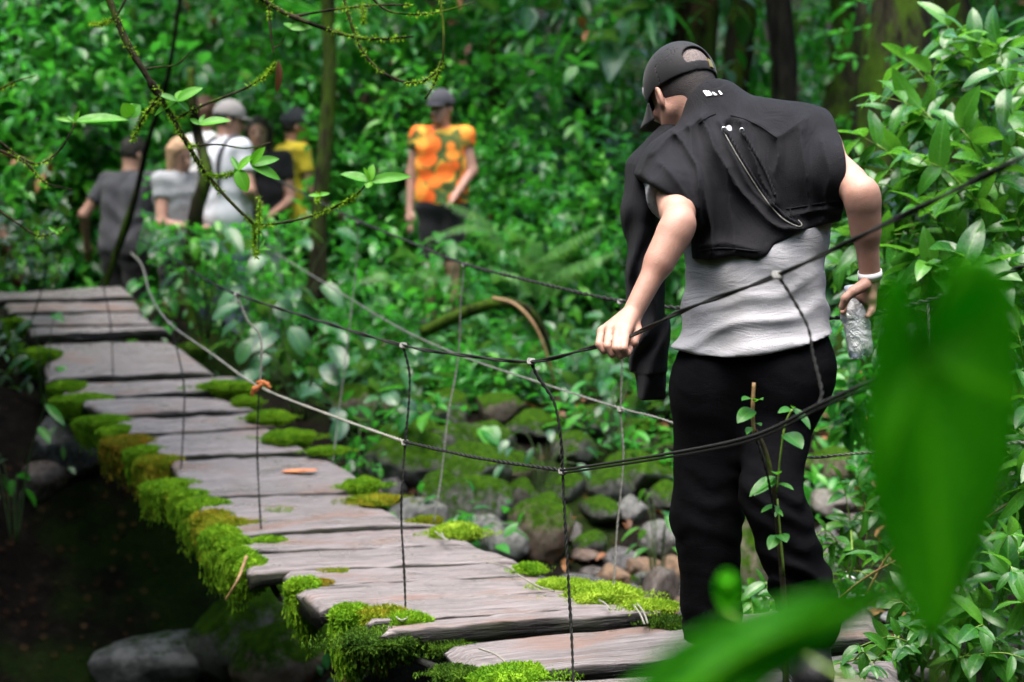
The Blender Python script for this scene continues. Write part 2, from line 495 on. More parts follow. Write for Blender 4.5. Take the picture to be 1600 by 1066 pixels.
M['leaf_bg'] = leaf_mat('understorey_leaf', [(.004, .042, .012), (.014, .125, .022), (.036, .22, .026), (.09, .32, .026)], .22, .36, (.08, .52, .03), spec=.33)
M['leaf_far'] = leaf_mat('forest_leaf', [(.003, .030, .010), (.009, .088, .019), (.028, .18, .024)], .26, .34, (.06, .42, .03), spec=.28)
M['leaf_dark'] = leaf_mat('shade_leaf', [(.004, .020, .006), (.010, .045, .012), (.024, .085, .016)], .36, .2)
M['leaf_shrub'] = leaf_mat('shrub_leaf', [(.013, .085, .010), (.034, .150, .014), (.075, .235, .020)], .24, .32, (.16, .50, .03), (.11, .30, .05))
M['leaf_fresh'] = leaf_mat('fresh_leaf', [(.030, .18, .006), (.065, .28, .010), (.12, .36, .016)], .4, .38, (.16, .62, .02), (.14, .42, .04), .3)
M['leaf_teal'] = leaf_mat('broad_leaf', [(.012, .065, .028), (.024, .10, .040), (.045, .15, .05)], .30, .25)
M['leaf_fern'] = leaf_mat('fern_leaf', [(.022, .105, .028), (.045, .165, .035), (.09, .23, .035)], .5, .35, (.16, .42, .05))
M['leaf_young'] = leaf_mat('young_leaf', [(.012, .095, .008), (.030, .165, .012), (.06, .25, .016)], .36, .34, (.14, .5, .02), (.09, .28, .03), .35)
M['leaf_near'] = leaf_mat('near_leaf', [(.008, .105, .001), (.042, .31, .002)], .6, .52, (.09, .62, .002), (.12, .48, .006), .08, .6)
M['leaf_dead'] = leaf_mat('dead_leaf', [(.06, .022, .010), (.20, .075, .025), (.34, .16, .055)], .6, .12, (.3, .12, .03), (.2, .1, .04))

# stones
def stone(name, a, b_, amount, rough=.42):
    m = NT(name); o = m.obj()
    oi = m.n('ShaderNodeObjectInfo').outputs['Random']
    n1 = m.noise(o, 3.2, 6, .6); n2 = m.noise(o, 17, 5, .65)
    c = m.mix(m.rampf(n1, .35, .65), a, b_)
    c = m.mix(m.rampf(n2, .5, .75, 0, .7), c, tuple(k * .35 for k in a))
    c = m.mix(m.math('MULTIPLY', m.rampf(oi, .55, 1.0), .5), c, (.17, .095, .055))
    g = m.n('ShaderNodeSeparateXYZ'); m.l(m.n('ShaderNodeNewGeometry').outputs['Normal'], g.inputs[0])
    f = m.math('ADD', m.math('MULTIPLY', g.outputs[2], .45), m.noise(o, 4.5, 5, .65))
    mossc = m.ramp(m.math('ADD', m.math('MULTIPLY', m.noise(o, 60, 3), .5), m.math('MULTIPLY', m.noise(o, 6, 4), .5)), [(.32, (.004, .012, .001)), (.52, (.024, .066, .003)), (.70, (.065, .135, .006))])
    mk = m.rampf(m.math('ADD', f, m.math('MULTIPLY', m.math('SUBTRACT', m.noise(o, 26, 4, .7), .5), .45)), amount - .04, amount + .30)
    c = m.mix(mk, c, mossc)
    b = m.bsdf(rough=rough, spec=.5); m.l(c, b.inputs['Base Color'])
    m.l(m.math('ADD', m.math('MULTIPLY', mk, .45), rough), b.inputs['Roughness']); m.l(m.math('SUBTRACT', .5, m.math('MULTIPLY', mk, .46)), b.inputs['Specular IOR Level'])
    m.l(m.bump(m.math('ADD', n2, m.math('MULTIPLY', m.noise(o, 70, 4), m.math('ADD', mk, .3))), .6, .02), b.inputs['Normal'])
    return m.done(b.outputs[0])
M['stone_moss'] = stone('mossy_stone', (.03, .03, .028), (.11, .108, .10), .48)
M['stone_brown'] = stone('brown_stone', (.07, .045, .026), (.22, .13, .07), 1.0, .35)
M['stone_grey'] = stone('grey_stone', (.05, .05, .049), (.175, .172, .165), .86)
M['stone_wet'] = stone('wet_stone', (.022, .021, .021), (.10, .095, .095), 1.0, .16)
M['stone_light'] = stone('light_stone', (.11, .11, .11), (.40, .40, .40), 1.05, .25)
M['stone_pale'] = plain('pale_stone', (.62, .61, .58), .6, .4, 14, .25)

# ground: black soil, leaf litter and moss
m = NT('forest_soil'); o = m.obj()
n1 = m.noise(o, .9, 5, .6); n2 = m.noise(o, 12, 6, .7)
c = m.ramp(n2, [(.3, (.0025, .0021, .0018)), (.55, (.008, .0062, .0048)), (.78, (.024, .017, .012))])
c = m.mix(m.rampf(n1, .5, .62, 0, .8), c, m.mix(m.noise(o, 40, 3), (.003, .008, .001), (.016, .036, .004)))
vo = m.n('ShaderNodeTexVoronoi'); m.l(o, vo.inputs['Vector']); vo.inputs['Scale'].default_value = 13
lit = m.math('MULTIPLY', m.rampf(vo.outputs['Distance'], .34, .24), m.rampf(m.noise(o, 1.6, 4), .48, .6))
sepc = m.n('ShaderNodeSeparateColor'); m.l(vo.outputs['Color'], sepc.inputs[0])
c = m.mix(m.math('MULTIPLY', lit, .22), c, m.ramp(sepc.outputs[0], [(0, (.035, .016, .008)), (.6, (.10, .045, .02)), (1, (.18, .11, .05))]))
b = m.bsdf(rough=.9, spec=.04); m.l(c, b.inputs['Base Color'])
m.l(m.bump(m.math('ADD', n2, m.math('MULTIPLY', lit, .5)), .8, .05), b.inputs['Normal'])
M['soil'] = m.done(b.outputs[0])
m = NT('stream_water'); o = m.obj()
b = m.bsdf((.018, .022, .015), .06, .6); m.l(m.bump(m.noise(o, 9, 3), .18, .03), b.inputs['Normal'])
M['water'] = m.done(b.outputs[0])

# people
def skin(name, col):
    m = NT(name); o = m.obj()
    c = m.mix(m.rampf(m.noise(o, 9, 4), .35, .7), tuple(k * .86 for k in col), col)
    c = m.mix(m.rampf(m.noise(o, 26, 3), .5, .7, 0, .25), c, (col[0] * 1.02, col[1] * .72, col[2] * .66))
    c = m.mix(m.rampf(m.noise(o, 70, 4, .7), .55, .75, 0, .35), c, (col[0] * .80, col[1] * .66, col[2] * .60))
    c = m.mix(m.rampf(m.noise(o, 42, 1), .80, .83, 0, .7), c, (col[0] * .3, col[1] * .22, col[2] * .2))
    b = m.bsdf(rough=.48, spec=.4); m.l(c, b.inputs['Base Color'])
    m.l(m.rampf(m.noise(o, 55, 4), .3, .7, .36, .6), b.inputs['Roughness'])
    b.inputs['Subsurface Weight'].default_value = .12; b.inputs['Subsurface Radius'].default_value = (.012, .005, .003); b.inputs['Subsurface Scale'].default_value = 1.0
    m.l(m.bump(m.math('ADD', m.noise(o, 320, 3), m.math('MULTIPLY', m.noise(o, 34, 4), 1.2)), .35, .004), b.inputs['Normal'])
    return m.done(b.outputs[0])
M['skin'] = skin('skin', (.40, .222, .165))
M['skin_tan'] = skin('tan_skin', (.42, .21, .145))
def cloth(name, col, rough=.85, weave=900, var=.12, sheen=.15, wr=30, bump=.25, spec=.2, bd=.006, wsc=None):
    m = NT(name); o = m.obj()
    c = m.mix(m.rampf(m.noise(o, 12, 4), .3, .7), tuple(k * (1 - var) for k in col), tuple(min(1, k * (1 + var)) for k in col))
    c = m.mix(m.rampf(m.noise(o, 330, 2), .35, .65, 0, .25), c, tuple(k * .6 for k in col))
    b = m.bsdf(rough=rough, spec=spec); m.l(c, b.inputs['Base Color'])
    b.inputs['Sheen Weight'].default_value = sheen; b.inputs['Sheen Roughness'].default_value = .5
    h = m.math('ADD', m.math('MULTIPLY', m.noise(o, weave, 2), .25), m.noise(o, wr, 5, .6, sc=wsc, dist=.8))
    m.l(m.bump(h, bump, bd), b.inputs['Normal'])
    return m.done(b.outputs[0])
M['tee_grey'] = cloth('grey_tee_jersey', (.34, .34, .36), .9, 700, .06, .1, 7, .75, .2, .016, (1, 1, 3.2))
M['hoodie'] = cloth('black_fleece', (.0040, .0041, .0062), .74, 500, .3, .03, 9, .7, .13, .014, (1.6, 1, .8))
M['trouser'] = cloth('black_trouser', (.0026, .0026, .0034), .9, 500, .3, .0, 8, .45, .06, .014, (1, 1, 1.8))
M['cap'] = cloth('black_cap_twill', (.0075, .0075, .009), .7, 900, .15, .08, 60, .12)
M['shoe'] = plain('black_shoe', (.010, .010, .011), .6, .4, 60, .3)
M['sole'] = plain('shoe_sole', (.05, .05, .05), .7, .3, 60, .3)
M['hair'] = plain('dark_hair', (.016, .012, .011), .65, .4, 300, .5, .8, 500)
M['hair_brown'] = plain('brown_hair', (.085, .038, .022), .6, .4, 200, .4, .8, 300)
M['hair_light'] = plain('light_hair', (.34, .21, .12), .6, .4, 200, .4, .8, 300)
M['scalp'] = plain('cropped_scalp', (.13, .105, .098), .75, .3, 240, .35, .5)
M['white'] = plain('white_print', (.8, .8, .8), .6, .3, 60, .05, .05)
M['band'] = plain('white_band', (.72, .71, .70), .5, .4, 60, .08)
M['brass'] = NT('brass'); _b = M['brass'].bsdf((.55, .40, .14), .35, .5, Metallic=.9); M['brass'] = M['brass'].done(_b.outputs[0])
M['steel'] = NT('steel'); _b = M['steel'].bsdf((.7, .7, .7), .3, .5, Metallic=.9); M['steel'] = M['steel'].done(_b.outputs[0])
M['eye'] = plain('dark_eye', (.02, .014, .01), .2, .5, 30, .1, 0)
M['lip'] = plain('lip', (.40, .14, .12), .5, .4, 60, .1)
M['cl_charcoal'] = cloth('charcoal_jersey', (.052, .052, .062), .9, 500, .12, .1, 20)
M['cl_black'] = cloth('black_cotton', (.012, .012, .014), .9, 500, .2, .1, 20)
M['cl_pale'] = cloth('pale_grey_cotton', (.46, .48, .53), .9, 500, .1, .1, 20)
M['cl_light'] = cloth('light_grey_cotton', (.26, .27, .29), .9, 500, .1, .1, 20)
M['cl_white'] = cloth('white_cotton', (.72, .72, .72), .9, 500, .06, .1, 20)
M['cl_yellow'] = cloth('yellow_jersey', (.74, .56, .045), .9, 500, .1, .1, 20)
M['cl_denim'] = cloth('denim', (.10, .13, .19), .9, 500, .2, .1, 20)
M['cl_greycap'] = cloth('grey_cap', (.20, .19, .19), .85, 600, .1, .1, 40)
m = NT('orange_print_cloth'); o = m.obj()
vo = m.n('ShaderNodeTexVoronoi'); m.l(o, vo.inputs['Vector']); vo.inputs['Scale'].default_value = 10.5
sepc = m.n('ShaderNodeSeparateColor'); m.l(vo.outputs['Color'], sepc.inputs[0])
c = m.mix(m.rampf(vo.outputs['Distance'], .56, .70), m.ramp(sepc.outputs[0], [(0, (.80, .13, .018)), (.55, (.84, .20, .03)), (1, (.80, .36, .05))]),
          m.ramp(sepc.outputs[1], [(0, (.03, .075, .02)), (.5, (.10, .13, .03)), (1, (.7, .40, .05))]))
b = m.bsdf(rough=.85, spec=.25); m.l(c, b.inputs['Base Color']); M['cl_orange'] = m.done(b.outputs[0])
# crumpled clear plastic
m = NT('clear_plastic'); o = m.obj()
b = m.bsdf((.97, .98, 1.0), .12, .9); b.inputs['IOR'].default_value = 1.45
m.l(m.bump(m.noise(o, 30, 3, .6, dist=1.4), .8, .02), b.inputs['Normal'])
b.inputs['Transmission Weight'].default_value = .62
M['plastic'] = m.done(b.outputs[0])
M['bottle_cap'] = plain('bottle_cap', (.52, .58, .66), .4, .5, 60, .1, .1)
# ------------------------------------------------------------------ terrain
SD = np.array([.945, .326]); SN = np.array([-.326, .945])   # along / across the stream
def stream_q(x, y): return (x + .6) * SN[0] + (y - 6.5) * SN[1]
HUMP = P(95, 447, 10.75)
def sstep(a, b, x):
    t = np.clip((x - a) / (b - a), 0, 1); return t * t * (3 - 2 * t)
def ground_z(x, y):
    x = np.asarray(x, float); y = np.asarray(y, float)
    q = stream_q(x, y)
    left = sstep(-.3, -1.4, x)
    bed = -.52 - .75 * left
    far = bed + (.10 - bed) * sstep(.3 + .9 * left, 2.9 + .35 * left, q) + .16 * sstep(2.9, 6.0, q)
    near = bed + (-.22 - bed) * sstep(-1.9, -5.2, q)
    z = np.where(q > 0, far, near)
    z = z + .34 * np.clip(x - 1.35, 0, 4) * sstep(11, 8.5, y) + .1 * np.clip(x - 1.35, 0, 4)
    z = z + .42 * np.clip(-x - 2.0 - .12 * (y - 6), 0, 5) * sstep(10.5, 9, y)
    # the bank the far end of the bridge rests on
    hx, hy = x - HUMP[0], y - HUMP[1]
    a = hx * SD[0] + hy * SD[1]; b = hx * SN[0] + hy * SN[1]
    hz = HUMP[2] - .16
    z = z + (np.maximum(hz - z, 0)) * sstep(1.5, .55, np.abs(a)) * sstep(.85, .35, np.abs(b - .35))
    r = np.hypot(x, y - 7)
    z = z + .42 * np.clip(y - 15.5, 0, 14) + .75 * np.clip(r - 12, 0, 22) * sstep(12, -2, y) + .6 * np.clip(np.abs(x) - 7, 0, 16)
    pts = np.stack([x, y, np.zeros_like(x)], -1)
    z = z + (fbm(pts, 1.3, 4, 3) - .5) * .30 + (fbm(pts, 6, 3, 9) - .5) * .07
    return z
gx = np.concatenate([np.linspace(-90, -8, 28)[:-1], np.linspace(-8, -4.5, 22)[:-1], np.linspace(-4.5, 4.5, 130), np.linspace(4.5, 8, 22)[1:], np.linspace(8, 90, 28)[1:]])
gy = np.concatenate([np.linspace(-80, -3, 26)[:-1], np.linspace(-3, 3, 30)[:-1], np.linspace(3, 12.5, 136), np.linspace(12.5, 22, 60)[1:], np.linspace(22, 110, 26)[1:]])
X, Y = np.meshgrid(gx, gy, indexing='ij')
Z = ground_z(X, Y)
nX, nY = X.shape
i, j = np.meshgrid(np.arange(nX - 1), np.arange(nY - 1), indexing='ij'); bq = (i * nY + j).ravel()
mb = MB(); mb.add(np.stack([X, Y, Z], -1).reshape(-1, 3), np.stack([bq, bq + nY, bq + nY + 1, bq + 1], -1))
tag(mb.build('ground', M['soil']), kind='structure')
# stream pools: a strip of still water in the bed
mb = MB(); s = np.linspace(-7, 7, 60); w = np.linspace(-1.05, 1.1, 12)
Sg, Wg = np.meshgrid(s, w, indexing='ij')
px_ = -.6 + SD[0] * Sg + SN[0] * Wg; py_ = 6.5 + SD[1] * Sg + SN[1] * Wg
pz_ = -.50 - .75 * sstep(-.3, -1.4, px_) + .0 * Sg
i, j = np.meshgrid(np.arange(59), np.arange(11), indexing='ij'); bq = (i * 12 + j).ravel()
mb.add(np.stack([px_, py_, pz_], -1).reshape(-1, 3), np.stack([bq, bq + 12, bq + 13, bq + 1], -1))
tag(mb.build('stream', M['water']), kind='structure')

# ------------------------------------------------------------------ the hanging bridge
_dy = [1110, 1040, 985, 960, 930, 900, 850, 800, 725, 660, 600, 560, 500, 440]
_dd = [4.18, 4.6, 4.95, 5.15, 5.4, 5.7, 6.15, 6.75, 7.6, 8.3, 9.0, 9.4, 9.95, 10.5]
def deck_d(y): return float(np.interp(-y, [-a for a in _dy], _dd))
def deck_pt(px, py, off=0.0):
    return P(px, py, deck_d(py) + off)
BO = P(700, 880, 5.9)
bridge = thing('hanging_bridge', BO, 'narrow hanging footbridge of grey weathered planks with mossy ends and rope rails', 'bridge')
# front edge (left, right) and back edge (left, right) of each plank top, photo pixels
PL = [
 ((752, 1104), (1420, 1066), (772, 1060), (1400, 1022), .055, None),
 ((735, 1058), (1390, 988), (690, 1000), (1350, 928), .055, None),
 ((590, 988), (1056, 955), (585, 970), (985, 938), .060, 'broad front plank with a thick dark edge'),
 ((575, 973), (1000, 948), (542, 941), (905, 918), .05, None),
 ((497, 951), (900, 922), (458, 914), (850, 896), .05, None),
 ((455, 917), (848, 896), (440, 888), (822, 873), .05, None),
 ((386, 897), (822, 876), (378, 862), (748, 847), .05, None),
 ((372, 862), (748, 850), (352, 838), (694, 817), .05, None),
 ((350, 842), (692, 820), (338, 817), (632, 806), .045, None),
 ((332, 817), (628, 807), (296, 776), (560, 768), .05, None),
 ((292, 776), (604, 764), (262, 712), (502, 706), .05, 'plank with a raw orange scar'),
 ((250, 712), (484, 703), (206, 676), (418, 662), .05, None),
 ((196, 676), (436, 663), (166, 648), (398, 640), .05, None),
 ((162, 650), (404, 640), (124, 620), (345, 618), .05, None),
 ((98, 620), (380, 606), (76, 594), (371, 583), .05, None),
 ((70, 592), (336, 580), (62, 530), (262, 526), .055, 'widest plank near the far end'),
 ((48, 523), (266, 514), (38, 508), (242, 505), .05, None),
 ((34, 508), (242, 505), (18, 488), (220, 483), .05, None),
 ((14, 488), (224, 484), (4, 470), (212, 466), .05, None),
 ((-12, 467), (212, 461), (-12, 453), (190, 441), .06, 'pale end plank laid over the far bank'),
]
PLANKS = []
for n_, (fl, fr, bl, br, th, lab) in enumerate(PL):
    cy = (fl[1] + fr[1]) / 2; cyb = (bl[1] + br[1]) / 2
    wpx = (fr[0] - fl[0]); k = .30 if n_ < 14 else .16
    if n_ < 2: k = .42
    d = deck_d(cy); db = deck_d(cyb) - .012
    if n_ == 19: db = d + .22
    A_, B_, C_, D_ = P(*fl, d - k / 2), P(*fr, d + k / 2), P(*bl, db - k / 2), P(*br, db + k / 2)
    g_ = np.random.default_rng(40 + n_).uniform(.015, .055, 2) + (.035 if n_ > 10 else 0)
    C_ = C_ + (A_ - C_) * g_[0] - [0, 0, .006 + .006 * g_[1] / .1]; D_ = D_ + (B_ - D_) * g_[1] - [0, 0, .006 + .006 * g_[0] / .1]
    A_[2] += .003; B_[2] += .002 * g_[0] / .1
    o_ = (A_ + B_ + C_ + D_) / 4
    ax = unit((B_ - A_) + (D_ - C_)); yaw = math.atan2(ax[1], ax[0])
    nu = 40
    # cross-section: top front -> top back -> under side, rounded arrises
    ce = [(0.0, -.20), (.010, -.05), (.04, .0), (.3, .0), (.5, .0), (.7, .0), (.95, .0), (.988, -.05), (1.0, -.2), (1.0, -.75), (.93, -1.0), (.5, -1.0), (.07, -1.0), (0.0, -.75)]
    us = np.linspace(0, 1, nu)
    V = []
    rg = np.random.default_rng(100 + n_)
    bow = rg.normal() * .006
    for c_, (v_, z_) in enumerate(ce):
        # ragged ends
        e0 = rg.normal() * .006 + .008; e1 = rg.normal() * .006 + .008
        uu = e0 + us * (1 - e0 - e1)
        p = (A_ * (1 - uu)[:, None] + B_ * uu[:, None]) * (1 - v_) + (C_ * (1 - uu)[:, None] + D_ * uu[:, None]) * v_
        q_ = np.stack([uu * 3 + n_ * 7, np.full(nu, v_ * .9), np.full(nu, z_)], -1)
        p[:, 2] += z_ * th * (1 + .3 * (vnoise(q_, 2.2, 4) - .5)) + (fbm(q_, 3.0, 3, 2) - .5) * .016 + bow * np.sin(math.pi * uu)
        edge = (v_ < .05) - 1.0 * (v_ > .95)
        p += SN[None, [0, 1]].repeat(nu, 0) @ np.eye(2, 3) * (edge * (fbm(q_, 5, 3, 6) - .4) * .013)[:, None]
        p[:, 2] -= .018 * np.exp(-np.minimum(us, 1 - us) / .012)
        V.append(p)
    V = np.stack(V, 1); m_ = len(ce)
    ii, kk = np.meshgrid(np.arange(nu - 1), np.arange(m_), indexing='ij'); k2 = (kk + 1) % m_
    F = np.stack([ii * m_ + kk, ii * m_ + k2, (ii + 1) * m_ + k2, (ii + 1) * m_ + kk], -1).reshape(-1, 4)[:, ::-1]
    rz = np.array([[math.cos(-yaw), -math.sin(-yaw), 0], [math.sin(-yaw), math.cos(-yaw), 0], [0, 0, 1]])
    Vl = (V.reshape(-1, 3) - o_) @ rz.T
    mb = MB()
    c0 = Vl[:m_].mean(0); c1 = Vl[-m_:].mean(0); b0 = len(Vl)
    mb.add(np.vstack([Vl, c0, c1]), F)
    mb.t.append(np.vstack([np.stack([np.full(m_, b0), (np.arange(m_) + 1) % m_, np.arange(m_)], -1)[:, ::-1],
                           np.stack([np.full(m_, b0 + 1), b0 - m_ + np.arange(m_), b0 - m_ + (np.arange(m_) + 1) % m_], -1)[:, ::-1]]))
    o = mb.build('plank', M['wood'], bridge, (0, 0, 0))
    o.location = o_ - BO; o.rotation_euler = (0, 0, yaw)
    if lab: o['label'] = lab
    PLANKS.append((o, cy, o_, yaw))

def plank_child(name, mb, mat, py):
    o, cy, o_, yaw = min(PLANKS, key=lambda k: abs(k[1] - py))
    rz = np.array([[math.cos(-yaw), -math.sin(-yaw), 0], [math.sin(-yaw), math.cos(-yaw), 0], [0, 0, 1]])
    mb.v = [((v - o_) @ rz.T).astype(np.float32) for v in mb.v]
    return mb.build(name, mat, o, (0, 0, 0))

def moss_patch(px, py, w, drop, mat='moss', hang=0.0, d=None, hgt=.026, depth=None):
    """a cushion of moss over the end of a plank, w photo pixels wide; hang = length of the strands below it"""
    dd = deck_d(py) if d is None else d
    c = P(px, py, dd); rx = w / 2 / FPX * dd; ry = depth or min(.10, max(.05, rx * .9)); rz = hgt
    ax = np.array([SD[0], SD[1], 0]); ay = np.array([SN[0], SN[1], 0])
    v, f = ICO4
    nz = fbm(v * 1.0 + c * 3, 2.6, 3, 1)
    fp = np.stack([v[:, 0], v[:, 1], np.zeros(len(v))], -1)
    s = .42 + 1.15 * fbm(unit(fp) + c * 5, 1.9, 3, 2) + .25 * (nz - .5)
    lw = np.where(v[:, 2] < 0, drop / FPX * dd, rz)
    pts = c + ax * (v[:, 0] * rx * s)[:, None] + ay * (v[:, 1] * ry * s)[:, None]
    pts[:, 2] += v[:, 2] * lw * (.35 + 1.3 * nz)
    mb = MB(); A = np.stack([np.zeros(len(v)), np.full(len(v), .7), nz], -1)
    mb.add(pts, f, A)
    n = int(1600 + 26000 * rx * (rz + drop / FPX * dd + ry) * 6)
    n = min(int(n * 1.25), 6000)
    k = RNG.integers(0, len(f), n); bc = RNG.dirichlet([1, 1, 1], n)
    sp = (pts[f[k]] * bc[..., None]).sum(1)
    nn = np.cross(pts[f[k, 1]] - pts[f[k, 0]], pts[f[k, 2]] - pts[f[k, 0]]); nn = unit(nn)
    spikes(mb, sp, nn, .010 if hang == 0 else .014, .0036, nz[f[k, 0]], .7, .25)
    # thinning sprinkle of moss on the wood round the cushion
    n2 = n // 4
    if drop < 40 and px > 330 or rz < .02:
        aa = RNG.uniform(0, 6.28, n2); r2 = 1 + .9 * RNG.random(n2) ** 2
        q = c + ax * (np.cos(aa) * rx * r2)[:, None] + ay * (np.sin(aa) * ry * r2 * .8)[:, None]
        q[:, 2] = c[2] - .006
        q = q[fbm(q, 16, 2, 3) > .48]
        spikes(mb, q, np.tile([0, 0, 1.0], (len(q), 1)), .009, .0036, RNG.random(len(q)), .8, 0)
    if hang:
        low = sp[sp[:, 2] < c[2] - .005]
        m_ = min(len(low), int(420 + hang * 4000))
        low = low[RNG.integers(0, len(low), m_)]
        for step in range(3):
            L_ = hang * (.35 + .65 * RNG.random(m_)) * (.5 if step else 1)
            q = low - np.array([0, 0, 1]) * (hang * .45 * step * RNG.random(m_))[:, None] + RNG.normal(size=(m_, 3)) * .006
            spikes(mb, q, np.tile([0, 0, -1.0], (m_, 1)) + RNG.normal(size=(m_, 3)) * .22, L_ * .5, .006, RNG.random(m_), .25, .5)
    return plank_child('moss', mb, M[mat], py)
for a in [
    dict(px=132, py=626, w=88, drop=30, mat='moss', hang=.05),
    dict(px=160, py=660, w=84, drop=30, mat='moss', hang=.07),
    dict(px=206, py=692, w=80, drop=34, mat='moss_gold', hang=.12),
    dict(px=250, py=724, w=86, drop=36, mat='moss_mix', hang=.13),
    dict(px=272, py=762, w=92, drop=26, mat='moss', hang=.10),
    dict(px=318, py=792, w=76, drop=34, mat='moss', hang=.12),
    dict(px=352, py=824, w=66, drop=24, mat='moss_mix', hang=.09),
    dict(px=348, py=838, w=52, drop=44, mat='moss', hang=.12),
    dict(px=378, py=872, w=48, drop=40, mat='moss', hang=.07),
    dict(px=420, py=846, w=50, drop=6, mat='moss', hgt=.012),
    dict(px=105, py=606, w=60, drop=18, mat='moss', hang=.04), dict(px=182, py=676, w=60, drop=30, mat='moss', hang=.08), dict(px=230, py=708, w=60, drop=30, mat='moss', hang=.10), dict(px=296, py=778, w=56, drop=34, mat='moss', hang=.09), dict(px=334, py=812, w=56, drop=34, mat='moss_mix', hang=.10), dict(px=366, py=852, w=52, drop=44, mat='moss', hang=.12), dict(px=396, py=884, w=44, drop=26, mat='moss', hang=.05),
    dict(px=475, py=918, w=52, drop=58, mat='moss', hang=.08),
    dict(px=500, py=914, w=44, drop=8, mat='moss_gold', hgt=.012),
    dict(px=548, py=962, w=76, drop=70, mat='moss', hang=.11),
    dict(px=598, py=966, w=80, drop=44, mat='moss_mix', hang=.09),
    dict(px=640, py=972, w=64, drop=40, mat='moss', hang=.03, hgt=.018),
    dict(px=612, py=996, w=150, drop=22, mat='moss_dark', hang=.05, d=5.0, hgt=.02),
    dict(px=705, py=1010, w=90, drop=16, mat='moss_dark', d=5.0, hgt=.012),
    dict(px=712, py=1052, w=74, drop=34, mat='moss_dark', d=4.55, hgt=.012),
    dict(px=805, py=1058, w=118, drop=16, mat='moss', hgt=.024),
    dict(px=356, py=604, w=84, drop=16, mat='moss'),
    dict(px=382, py=627, w=40, drop=22, mat='moss'),
    dict(px=420, py=652, w=58, drop=16, mat='moss'),
    dict(px=448, py=682, w=76, drop=22, mat='moss'),
    dict(px=510, py=704, w=56, drop=6, mat='moss', hgt=.010),
    dict(px=566, py=758, w=58, drop=26, mat='moss'),
    dict(px=592, py=780, w=84, drop=6, mat='moss_mix', hgt=.009),
    dict(px=715, py=832, w=78, drop=14, mat='moss_lime'),
    dict(px=882, py=914, w=80, drop=4, mat='moss_lime', hgt=.008),
    dict(px=828, py=888, w=44, drop=8, mat='moss', hgt=.010),
    dict(px=942, py=930, w=118, drop=18, mat='moss_lime'),
    dict(px=1020, py=948, w=78, drop=8, mat='moss_lime', hgt=.012),
    dict(px=1050, py=972, w=70, drop=10, mat='moss_dark', hgt=.006),
    dict(px=300, py=544, w=60, drop=24, mat='moss_dark', d=9.7),
    dict(px=22, py=506, w=50, drop=20, mat='moss', d=9.8),
    dict(px=60, py=552, w=58, drop=34, mat='moss', d=9.35),
    dict(px=428, py=800, w=60, drop=4, mat='moss_lime', hgt=.006), dict(px=520, py=895, w=50, drop=4, mat='moss_mix', hgt=.006), dict(px=668, py=812, w=40, drop=3, mat='moss_mix', hgt=.006), dict(px=300, py=775, w=50, drop=8, mat='moss_mix', hgt=.012), dict(px=385, py=820, w=60, drop=8, mat='moss_mix', hgt=.010),
]: moss_patch(**a)

# the raw orange patch: a splintered sliver standing proud of its plank
mb = MB()
c0 = deck_pt(468, 737, -.02); v, f = ICO3
q = v * np.array([.075, .03, .006]) * (.6 + .8 * fbm(v, 3, 3, 8))[:, None]
mb.add(c0 + np.array([0, 0, .004]) + q[:, [0]] * np.array([SD[0], SD[1], 0]) + q[:, [1]] * np.array([SN[0], SN[1], 0]) + q[:, [2]] * np.array([0, 0, 1]), f)
o_ = min(PLANKS, key=lambda k: abs(k[1] - 770))
plank_child('splinter', mb, M['orange_wood'], 770)

# carrying cables under the deck
mb = MB()
for side in (0, 1):
    pts = []
    for (o, cy, o_, yaw), pl in zip(PLANKS, PL):
        a = P(*pl[0], deck_d(cy) - .1); b_ = P(*pl[1], deck_d(cy) + .1)
        pts.append(a + (b_ - a) * (.12 if side == 0 else .88) - np.array([0, 0, .085]))
    tube(mb, spline(pts, 4), .012, 6)
mb.build('carrying_cable', M['rope'], bridge)

def twisted(mb, pts, r, turns, n=6, seg=5, strands=2):
    """a rope laid from strands"""
    p = spline(pts, n); L = np.concatenate([[0], np.cumsum(np.linalg.norm(np.diff(p, axis=0), axis=1))])
    k = max(12, int(L[-1] * max(turns, 5) * 9)); s = np.linspace(0, L[-1], k)
    c = np.stack([np.interp(s, L, p[:, i]) for i in range(3)], -1)
    t = unit(np.gradient(c, axis=0)); a = unit(np.cross(t, [0.1, .2, 1.0])); b = np.cross(t, a)
    for q in range(strands):
        ph = s * turns * 2 * math.pi + q * 2 * math.pi / strands
        rr = r * (1 + .12 * np.sin(s * 31))
        tube(mb, c + (a * np.cos(ph)[:, None] + b * np.sin(ph)[:, None]) * (rr * .52)[:, None], rr * .62, seg)
HAND_W = P(962, 527, 4.06)
NEAR_UP = [P(1665, 214, 2.45), P(1600, 245, 2.62), P(1400, 342, 2.98), P(1215, 430, 3.38), P(1080, 480, 3.75), P(1012, 512, 4.02), P(988, 524, 4.09), P(962, 533, 4.11), P(910, 547, 4.27), P(830, 565, 4.5), P(730, 556, 4.85), P(630, 540, 5.2), P(500, 502, 5.7), P(370, 460, 6.4), P(310, 430, 7.1), P(262, 398, 8.3), P(215, 372, 9.9)]
NEAR_LO = [P(1560, 515, 2.85), P(1370, 592, 3.1), P(1280, 632, 3.3), P(1180, 680, 3.6), P(1050, 708, 4.0), P(878, 735, 4.5), P(750, 716, 4.85), P(632, 690, 5.2), P(520, 650, 5.75), P(405, 604, 6.4), P(330, 552, 7.0), P(265, 505, 7.6), P(235, 460, 8.3), P(222, 415, 9.4), P(205, 395, 10.2)]
mb = MB(); twisted(mb, NEAR_UP, .0049, 2.2); mb.build('handrail', M['rope'], bridge)
